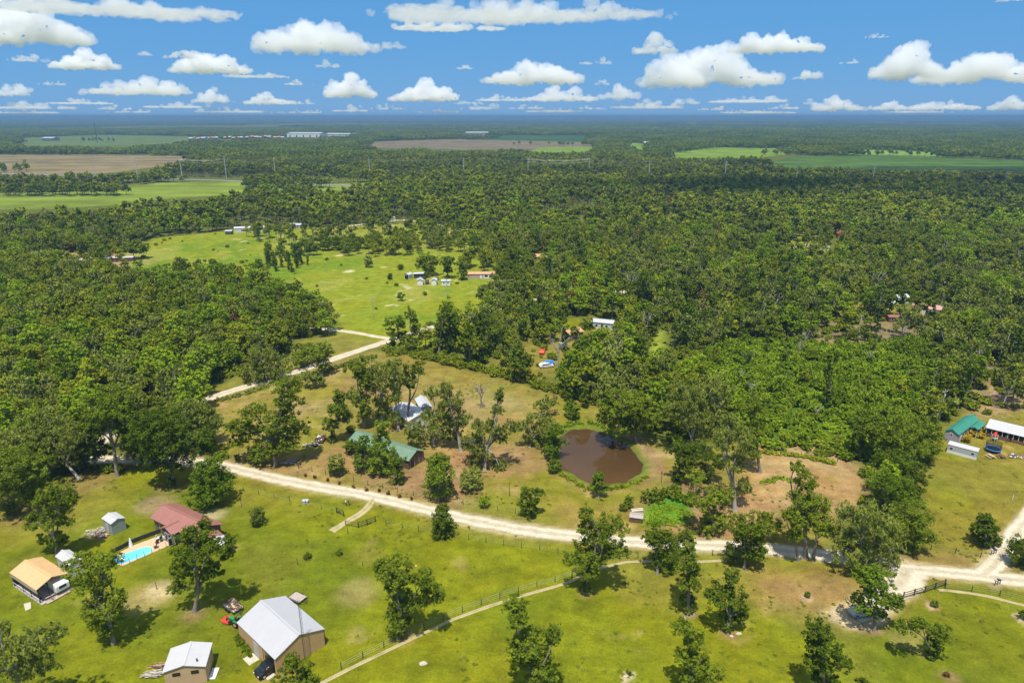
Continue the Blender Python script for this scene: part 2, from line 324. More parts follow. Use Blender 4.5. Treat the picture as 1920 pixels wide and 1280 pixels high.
def spots(poly, c, scale, thr, seed, amt=.8, soft=.06, px=True, grow=0):
    P = gp(poly) if px else poly
    d = np.clip(-(sdist(qx, qy, P) - grow) / 4, 0, 1); n = fbm(qx, qy, scale, seed); a = np.clip((n - thr) / soft, 0, 1) * amt * d
    colr[NI] = colr[NI] * (1 - a[:, None]) + np.array(c) * a[:, None]
def blob(px, py, r, c, amt=.9, soft=.6, stretch=1.0):
    g = G(px, py); d = np.hypot((qx - g[0]) / stretch, qy - g[1]) + qw2 * .6; a = np.clip((r - d) / (r * soft), 0, 1) * amt
    colr[NI] = colr[NI] * (1 - a[:, None]) + np.array(c) * a[:, None]
layer(SHRUBZ, SHRUBC); layer([(560, 640), (650, 622), (720, 640), (640, 668), (560, 690), (480, 716), (400, 740), (380, 730), (450, 705), (540, 665)], (.17, .17, .03), 2); layer(FRONT, LAWN, 1.5, 1, .3); layer(HOME, OLIVE, 1.5, 1, .2); layer(RIGHT, (.165, .155, .022), 1.5, 1, .3); layer(BROWNR, (.27, .20, .10), 4)
layer(PAST1, PAST, 3, 1, .5); layer(YARDL, (.30, .22, .12), 4, 1, .5); layer(TALLG, (.20, .16, .09), 4, .9, 1); layer(YARDR, OLIVE, 4, 1, 1); layer(LANE1, (.20, .25, .03), 2, 1, .4)
layer(YARDM, OLIVE, 5); layer(CLR1, PAST, 4); layer(CLR2, LAWN, 3); layer(LANEN, PAST, 4)
spots(FRONT, DRY, 26, .58, 3, .5, .14); spots(FRONT, LUSH, 34, .56, 4, .55, .12); spots(FRONT, LUSH, 7, .62, 5, .4); spots(FRONT, STRAW, 9, .72, 6, .3)
spots(HOME, (.27, .20, .075), 15, .47, 8, .75, .12); spots(HOME, LAWN, 20, .52, 9, .6, .1); spots(HOME, STRAW, 8, .64, 10, .5); spots(HOME, EARTH, 18, .54, 11, .6, .1)
spots(RIGHT, DRY, 18, .52, 12, .7, .15); spots(RIGHT, LAWN, 11, .58, 13, .5); spots(PAST1, (.10, .18, .010), 30, .52, 14, .7, .12); spots(PAST1, (.24, .25, .05), 22, .58, 15, .6, .1); spots(PAST1, (.50, .42, .25), 9, .76, 16, .7)
layer(PATCH, (.29, .19, .085), 2.5, .95, .6); spots(PATCH, (.31, .235, .105), 6, .45, 17, .7, .15); spots(PATCH, OLIVE, 9, .58, 19, .6, .12); spots(PATCH, LUSH, 7, .70, 18, .6)
layer([(720, 672), (860, 700), (1050, 748), (1045, 790), (900, 770), (800, 745), (700, 700)], DRY, 6, .6); layer([(860, 735), (960, 745), (1050, 770), (1000, 790), (890, 765)], STRAW, 5, .35)
layer([(580, 860), (700, 905), (860, 945), (900, 925), (860, 900), (780, 880), (620, 840)], EARTH, 3, .55, .8); layer([(1390, 1060), (1560, 1085), (1640, 1125), (1560, 1150), (1400, 1110)], (.26, .17, .07), 6, .7, 1.2)
layer(VEGE, (.075, .20, .012), 1, .95, .4); layer([(410, 895), (560, 925), (640, 944), (560, 935), (430, 905)], LUSH, 1.5, .6)
layer([(1700, 1050), (1780, 1040), (1850, 1050), (1845, 1070), (1780, 1066)], EARTH, 2, .55, .5); layer([(1740, 1085), (1850, 1098), (1920, 1112), (1920, 1128), (1840, 1112), (1760, 1100)], LUSH, 1.5, .7, .3)
for b in [(278, 1118, 5.5, (.40, .30, .12), .6), (300, 1105, 3.5, SANDC, .35), (175, 1000, 2.4, SANDC, .7), (190, 1008, 1.8, EARTH, .7), (290, 945, 5, (.35, .24, .15), .6), (400, 965, 4, SANDC, .4), (365, 1150, 3, EARTH, .6), (1513, 1119, 1.4, SANDC, .9), (1750, 1136, 1.3, EARTH, .9), (1750, 1136, .8, SANDC, .6), (1640, 1182, 1.5, EARTH, .8), (1480, 1110, 6, (.27, .18, .08), .5), (1100, 1112, 2.4, EARTH, .6), (1292, 1150, 1.6, (.34, .24, .17), .7), (1364, 1186, 1.8, EARTH, .7), (1778, 1268, 2.0, EARTH, .9), (1178, 1264, .9, SANDC, .8), (1920, 1160, 1.3, SANDC, .8), (1868, 1098, 1.5, SANDC, .7), (1572, 1155, 3, SANDC, .5), (548, 1046, 0, EARTH, 0), (690, 1040, 4, DRY, .5), (670, 1110, 5, STRAW, .4), (1875, 850, 2.2, STRAW, .7), (1890, 838, 2, STRAW, .5), (654, 509, 4, SANDC, .9), (636, 479, 3, SANDC, .9), (690, 492, 4, STRAW, .5), (1000, 958, 0, EARTH, 0), (760, 1194, 2, EARTH, .5), (1190, 972, 1.5, EARTH, .6), (1110, 790, 0, EARTH, 0), (560, 880, 6, EARTH, .35), (480, 850, 8, EARTH, .4), (700, 900, 5, EARTH, .3), (880, 850, 9, EARTH, .45), (1010, 850, 7, EARTH, .35), (1300, 1000, 6, EARTH, .4), (1220, 850, 4, (.34, .24, .13), .6), (60, 960, 8, EARTH, .4), (170, 900, 8, EARTH, .45), (320, 912, 5, EARTH, .35), (1560, 1100, 8, EARTH, .3), (1620, 1175, 2.5, EARTH, .4), (950, 790, 7, EARTH, .3), (740, 800, 5, EARTH, .4), (640, 850, 4, EARTH, .3)]:
    if b[2]: blob(*b)
for rn, w in (('gravel_road', 4.2), ('side_road', 4.0)): layer(RGP[rn], DRY, 1.6, .55, .5, False, True, w)
for rn in ('gravel_road', 'side_road', 'field_track', 'entrance_driveway', 'far_gravel_bend', 'wood_lane', 'sandy_lane'): layer(RGP[rn], (.46, .37, .24), .5, .75, .22, False, True, ROADS[rn][1] / 2 + .3)
layer(POND, (.10, .15, .015), 1.2, .9, .25, False, False, 1.6); dpo = sdist(qx, qy, POND); a = np.exp(-((dpo - 3.4) / .5) ** 2) * .55 * (qy < 165); colr[NI] = colr[NI] * (1 - a[:, None]) + np.array(EARTH) * a[:, None]
layer(POND, (.12, .075, .035), .8, 1, .1, False, False, -.6)
gz = np.zeros(fx.size); gz[NI] = -1.3 * np.clip(-(dpo + qw2 * .15) / 4 + .15, 0, 1) + .25 * np.exp(-((dpo - 1.5) / 1.2) ** 2)
big = fbm(fx, fy, 700, 21); far = fy > 900; colr[far] *= (.85 + .3 * big[far])[:, None]
co = np.stack([fx, fy, gz], 1); ii = (np.arange(ny - 1)[:, None] * nx + np.arange(nx - 1)[None]).ravel()
mg, t, out = new_mat('ground_cover')
at = node(t, 'ShaderNodeAttribute', attribute_name='zone'); tc = node(t, 'ShaderNodeTexCoord')
n1 = noise(t, 2.4, 8, .9); n2 = noise(t, .22, 6, .75); n3 = noise(t, .045, 3, .6)
mp = node(t, 'ShaderNodeMapping'); mp.inputs['Scale'].default_value = (.16, .55, 1); mp.inputs['Rotation'].default_value = (0, 0, .55)
dw = noise(t, .03, 2, .5); va = node(t, 'ShaderNodeVectorMath', operation='SCALE'); va.inputs['Scale'].default_value = 22; t.links.new(dw.outputs['Color'], va.inputs[0])
vs = node(t, 'ShaderNodeVectorMath', operation='ADD'); t.links.new(tc.outputs['Object'], vs.inputs[0]); t.links.new(va.outputs[0], vs.inputs[1]); t.links.new(vs.outputs[0], mp.inputs['Vector'])
n4 = noise(t, 1.0, 4, .6, vec=mp.outputs[0])
f = math_(t, 'MULTIPLY', mapr(t, n1.outputs[0], .3, .7, .50, 1.50), mapr(t, n2.outputs[0], .3, .7, .66, 1.34))
f = math_(t, 'MULTIPLY', f, mapr(t, n4.outputs[0], .35, .65, .90, 1.10)); c = mulc(t, at.outputs['Color'], f)
tint = node(t, 'ShaderNodeMix', data_type='RGBA', blend_type='MULTIPLY'); t.links.new(mapr(t, n3.outputs[0], .35, .65, 0, 1), tint.inputs[0]); t.links.new(c, tint.inputs[6]); tint.inputs[7].default_value = (1.12, .98, .85, 1)
b = node(t, 'ShaderNodeBsdfPrincipled'); b.inputs['Roughness'].default_value = 1; b.inputs['Specular IOR Level'].default_value = .05
t.links.new(tint.outputs[2], b.inputs['Base Color']); bp = node(t, 'ShaderNodeBump'); bp.inputs['Strength'].default_value = .5; bp.inputs['Distance'].default_value = .12
t.links.new(n1.outputs[0], bp.inputs['Height']); t.links.new(bp.outputs[0], b.inputs['Normal']); t.links.new(b.outputs[0], out.inputs[0])
me = np_mesh('ground', co, np.stack([ii, ii + 1, ii + nx + 1, ii + nx], 1), [mg], smooth=True)
ca = me.attributes.new('zone', 'FLOAT_COLOR', 'POINT'); ca.data.foreach_set('color', np.concatenate([colr, np.ones((fx.size, 1))], 1).astype(np.float32).ravel())
tag(link('ground', me), 'grassy lawns, pasture and woodland floor of the flat countryside', 'ground', kind='structure')

# ------------------------------------------------------------------ roads, fields, pond
def road_mat(name, c, c2):
    m, t, out = new_mat(name); n = noise(t, .55, 6, .7); n2 = noise(t, 3.5, 4, .7); r = rampn(t, n.outputs[0], [(.32, c2), (.55, c)])
    cc = mulc(t, r.outputs[0], mapr(t, n2.outputs[0], .3, .7, .82, 1.14)); ax = node(t, 'ShaderNodeAttribute', attribute_name='across'); ab = math_(t, 'ABSOLUTE', ax.outputs['Fac'], 0)
    nw = noise(t, .35, 5, .7); ab = math_(t, 'ADD', ab, mapr(t, nw.outputs[0], .3, .7, -.16, .16)); lane = rampn(t, ab, [(.0, (.80, .78, .72)), (.22, (.84, .83, .78)), (.38, (1.04, 1.04, 1.03)), (.62, (1.0, 1.0, .98)), (.80, (.86, .84, .76)), (.97, (.55, .56, .36))])
    mm = node(t, 'ShaderNodeVectorMath', operation='MULTIPLY'); t.links.new(cc, mm.inputs[0]); t.links.new(lane.outputs[0], mm.inputs[1]); cc = mm.outputs[0]; b = node(t, 'ShaderNodeBsdfPrincipled'); b.inputs['Roughness'].default_value = .95; b.inputs['Specular IOR Level'].default_value = .1
    t.links.new(cc, b.inputs['Base Color']); t.links.new(b.outputs[0], out.inputs[0]); return m
MROAD = road_mat('pale_gravel', (.58, .51, .39), (.47, .40, .28)); MDIRT = road_mat('bare_dirt', (.44, .37, .20), (.32, .28, .12)); MPAVE = road_mat('asphalt', (.24, .24, .24), (.20, .20, .20))
for k, (pts, w, z, lab) in ROADS.items():
    P = spline([G(a, b)[:2] for a, b in pts], .8 if w < 10 else 30); T = np.gradient(P, axis=0); T /= np.linalg.norm(T, axis=1)[:, None]; N = np.stack([-T[:, 1], T[:, 0]], 1)
    wl = w / 2 + (fbm(P[:, 0], P[:, 1], 3.5, 31) - .5) * min(w, 5) * .28; wr = w / 2 + (fbm(P[:, 0], P[:, 1], 3.5, 32) - .5) * min(w, 5) * .28
    if k == 'entrance_driveway': g_ = np.linspace(1.5, .6, len(P)); wl *= g_; wr *= g_
    n = len(P); fr = [-1, -.72, -.5, -.28, 0, .28, .5, .72, 1]; mid = []; ac = []
    for f_ in fr: ww = wl if f_ > 0 else wr; mid.append(np.c_[P + N * (f_ * ww)[:, None], np.full(n, z * .4 + (.6 * z + .03) * (1 - f_ * f_))]); ac.append(np.full(n, f_))
    mid = np.concatenate(mid); i = np.arange(n - 1); q = np.concatenate([np.stack([i + c_ * n, i + 1 + c_ * n, i + 1 + (c_ + 1) * n, i + (c_ + 1) * n], 1) for c_ in range(len(fr) - 1)]); q = q[:, ::-1]
    m = MPAVE if k == 'highway' else (MDIRT if k in ('farm_driveway', 'clearing_track', 'boundary_strip', 'verge_strip') else MROAD)
    rm = np_mesh(k, mid, q, [m], smooth=True); aa = rm.attributes.new('across', 'FLOAT', 'POINT'); aa.data.foreach_set('value', np.concatenate(ac).astype(np.float32)); tag(link(k, rm), lab, 'road', kind='structure')
def field_mat(c):
    m, t, out = new_mat('field_cover'); n = noise(t, .02, 5, .6); n2 = noise(t, .3, 5, .7)
    mp = node(t, 'ShaderNodeMapping'); mp.inputs['Scale'].default_value = (.004, .035, 1); tc = node(t, 'ShaderNodeTexCoord'); t.links.new(tc.outputs['Object'], mp.inputs[0]); n3 = noise(t, 1, 4, .6, vec=mp.outputs[0])
    r = rampn(t, n.outputs[0], [(.35, tuple(x * .8 for x in c)), (.65, tuple(min(1, x * 1.2) for x in c))])
    cc = mulc(t, r.outputs[0], mapr(t, n2.outputs[0], .3, .7, .85, 1.15)); cc = mulc(t, cc, mapr(t, n3.outputs[0], .35, .65, .8, 1.25))
    b = node(t, 'ShaderNodeBsdfDiffuse'); t.links.new(cc, b.inputs[0]); t.links.new(b.outputs[0], out.inputs[0]); return m
for k, (poly, c, nm) in enumerate(FARFIELDS):
    P = gp(poly); Q = [] 
    for i in range(len(P)):
        a, b_ = np.array(P[i]), np.array(P[(i + 1) % len(P)])
        for s in range(6): Q.append(a + (b_ - a) * s / 6)
    Q = np.array(Q); Q += np.stack([fbm(Q[:, 0], Q[:, 1], 90, 50 + k) - .5, fbm(Q[:, 0], Q[:, 1], 90, 70 + k) - .5], 1) * (8 + Q[:, 1:2] * .008)
    mb = MB(); mb.add([(x, y, .12 + k * .02) for x, y in Q], [tuple(range(len(Q)))]); o = mb.build(nm, field_mat(c))
    tag(o, ['broad light green meadow on the far side of the wood', 'tan fallow field in the distance', 'pale green far field with a clump of trees', 'ploughed brown field in the distance', 'dark green crop field behind the ploughed one', 'small bright field in the distance'][min(k, 5)] if k < 6 else ['small bright field with a roof beside it', 'long bright green field in the distance', 'wide dark green crop field in the distance', 'tiny bright clearing in the far woods', 'thin bright strip behind the dark crop field', 'bright clearing near the dark crop'][k - 6], 'field', kind='structure')
m, t, out = new_mat('pond_water'); b = node(t, 'ShaderNodeBsdfPrincipled'); n = noise(t, .04, 2, .5); r = rampn(t, n.outputs[0], [(.30, (.048, .026, .010)), (.70, (.092, .050, .018))])
t.links.new(r.outputs[0], b.inputs['Base Color']); b.inputs['Roughness'].default_value = .025; b.inputs['IOR'].default_value = 1.33; n = noise(t, 2.2, 3, .5); bp = node(t, 'ShaderNodeBump'); bp.inputs['Strength'].default_value = .015
t.links.new(n.outputs[0], bp.inputs['Height']); t.links.new(bp.outputs[0], b.inputs['Normal']); t.links.new(b.outputs[0], out.inputs[0])
mb = MB(); c0 = np.mean(POND, 0); mb.add([((x - c0[0]) * 1.02 + c0[0], (y - c0[1]) * 1.02 + c0[1], -.22) for x, y in POND], [tuple(range(len(POND)))])
tag(mb.build('pond_water', m), 'muddy brown water of the farm pond', 'pond', kind='structure')

# ------------------------------------------------------------------ trees
def leaf_quads(cent, rad, n, size, rng, up=.55, droop=0.0):
    """n leaf-spray faces in each puff (centres cent, radii rad)"""
    K = len(cent); d = rng.normal(size=(K, n, 3)); d /= np.linalg.norm(d, axis=2, keepdims=True)
    rr = rng.random((K, n, 1)) ** .45
    p = cent[:, None] + d * rr * rad[:, None, None] * np.array([1, 1, .8]); p[..., 2] -= droop * rng.random((K, n)) * rad[:, None] * 1.6
    nrm = d * .95 + rng.normal(size=(K, n, 3)) * .36 + np.array([0, 0, up]); nrm /= np.linalg.norm(nrm, axis=2, keepdims=True)
    a = np.cross(nrm, rng.normal(size=(K, n, 3))); a /= np.linalg.norm(a, axis=2, keepdims=True); b = np.cross(nrm, a)
    s = size * (.6 + .8 * rng.random((K, n, 1))); a = a * s * .62; b = b * s * .42
    if droop: a[..., 2] -= s[..., 0] * .5
    q = np.stack([p - a, p - b * .9 + nrm * s * .06, p + a, p + b * 1.1 - nrm * s * .06], 2)
    return q.reshape(-1, 3)
def crown_pts(lobes, size, rng, cover=1.0, droop=0.0, puff=.85):
    """lobes: (centre, rx, rz). Returns quad corner points of all leaf sprays."""
    out = []
    for c, rx, rz in lobes:
        r = (rx * rx * rz) ** (1 / 3); pr = max(.32 * min(rx, rz) if min(rx, rz) < 2.4 else puff, .3) * (size / .36) ** .3
        K = max(4, int(cover * 2.6 * r * r / (pr * pr))); d = rng.normal(size=(K, 3)); d /= np.linalg.norm(d, axis=1)[:, None]
        d[:, 2] = np.where(d[:, 2] < -.35, d[:, 2] * .5, d[:, 2])
        rad = .45 + .6 * rng.random(K) ** .7; pc = np.array(c) + d * rad[:, None] * np.array([rx - pr * .4, rx - pr * .4, rz - pr * .3])
        pc += rng.normal(size=pc.shape) * .12 * r; prs = pr * (.6 + .75 * rng.random(K))
        n = int(np.clip(cover * 5.2 * pr * pr / (size * size) + 5, 8, 70))
        out.append(leaf_quads(pc, prs, n, size, rng, droop=droop))
    return np.concatenate(out)
def limb(mb, a, b, r0, r1, rng, bend=.12, n=5, sides=6, m=0):
    a, b = Vector(a), Vector(b); L = (b - a).length; pts = []; rad = []
    off = Vector((rng.normal(), rng.normal(), rng.normal() * .3)) * bend * L
    for i in range(n + 1):
        u = i / n; p = a.lerp(b, u) + off * math.sin(math.pi * u) * .7; p.z += math.sin(math.pi * u) * L * .05; pts.append(p); rad.append(r0 + (r1 - r0) * u)
    mb.tube(pts, rad, sides, m, cap=False); return pts
def trunk_mb(lobes, rng, r0, mb=None, m=0, bare=0.0, base=(0, 0, 0), n_fork=1):
    mb = mb or MB(); L = [(Vector(c), rx, rz) for c, rx, rz in lobes]; zmin = min(c.z - rz for c, rx, rz in L); zmax = max(c.z for c, _, _ in L)
    mean = sum((c for c, _, _ in L), Vector()) / len(L); zf = max(1.0, min(.42 * zmax, max(zmin + .6, .28 * zmax))); fork = Vector(base).lerp(Vector((mean.x, mean.y, zf)), .45); fork.z = zf
    B = Vector(base); mb.tube([B + Vector((0, 0, -.3)), B + Vector((0, 0, .0)), B.lerp(fork, .12), B.lerp(fork, .5), fork], [r0 * 1.7, r0 * 1.45, r0 * 1.08, r0 * .95, r0 * .85], 9, m, cap=False)
    for c, rx, rz in L:
        k = min(.8, .34 + .09 * rx); pts = limb(mb, fork, c, r0 * k, r0 * .16, rng, m=m)
        for j in range(2 if rx > 1.5 else 1):
            d = Vector((rng.normal(), rng.normal(), abs(rng.normal()) * .7 + .2)).normalized(); q = pts[3]; e = Vector((c.x + d.x * rx * .85, c.y + d.y * rx * .85, c.z + d.z * rz * .8)); limb(mb, q, e, r0 * .22, r0 * .06, rng, n=3, sides=5, m=m)
    return mb
def tree_meshes(lobes, size, rng, r0, lm, bm, cover=1.0, droop=0.0, base=(0, 0, 0)):
    q = crown_pts(lobes, size, rng, cover, droop); q[:, 2] = np.maximum(q[:, 2], .08)
    tr = trunk_mb(lobes, rng, r0, base=base).mesh('trunk', bm, True)
    cr = np_mesh('crown', q, np.arange(len(q)).reshape(-1, 4), [lm]); return tr, cr
KIND = {'g': ('broadleaf_tree', L_GREEN, BARK, 0), 'd': ('broadleaf_tree', L_DEEP, BARK, 0), 'v': ('vine_covered_tree', L_VINE, BARK, 0), 'm': ('mossy_tree', L_MOSS, BARKP, .35),
        'p': ('pine_tree', L_PINE, BARK, 0), 'b': ('broadleaf_tree', L_BRIGHT, BARK, 0), 's': ('shrub', L_DEEP, BARK, 0), 'y': ('shrub', L_YELLOW, BARK, 0), 'o': ('shrub', L_MOSS, BARK, 0), 'B': ('shrub', L_BRIGHT, BARK, 0)}
def hand_tree(i, kind, base, lobes, label):
    nm, lm, bm, droop = KIND[kind]; lm = {'g': L_NEAR, 'd': L_NEARD, 'v': L_NEARD, 'b': L_NEARB}.get(kind, lm); rng = np.random.default_rng(1000 + i); g = G(*base); dp = depth(g); LB = []
    for l in lobes:
        cx, cy, rx = l[:3]; ry = l[3] if len(l) > 3 else rx; r = rx * dp / 1280 * 1.07; rz = ry * dp / 1280 * 1.07
        y = g[1] + rng.uniform(-.45, .45) * r + (.3 * r if nm != 'shrub' else 0); p = V(cx, cy, y); p[2] = max(p[2], rz * .55); LB.append((p - g, r * 1.04, rz * 1.02))
    if kind in 'vd' and nm != 'shrub':
        top = max(LB, key=lambda q: q[0][2])[0]; low = min(c[2] - rz for c, rx, rz in LB)
        for k_ in range(1, int(max(1, low // 1.1)) + 1): f_ = k_ * 1.0 / max(top[2], 1); LB.append((np.array([top[0] * f_ * .5, top[1] * f_ * .5, k_ * 1.0]), rng.uniform(.7, 1.15), .9))
    size = max(.28, dp * .0021); hgt = max(c[2] + rz for c, rx, rz in LB); wid = sum(rx for _, rx, _ in LB)
    cat = 'shrub' if nm == 'shrub' else 'tree'; o = empty(nm, tuple(g), 0, label, cat)
    r0 = (.06 if nm == 'shrub' else .12 + .013 * hgt) * (1 if hgt > 4 else .6)
    tr, cr = tree_meshes(LB, size if hgt > 4 else size * .8, rng, r0, lm, bm, 1.05 if kind == 'm' else 1.3, droop)
    link('trunk', tr, o); link('crown' if cat == 'tree' else 'foliage', cr, o); return o
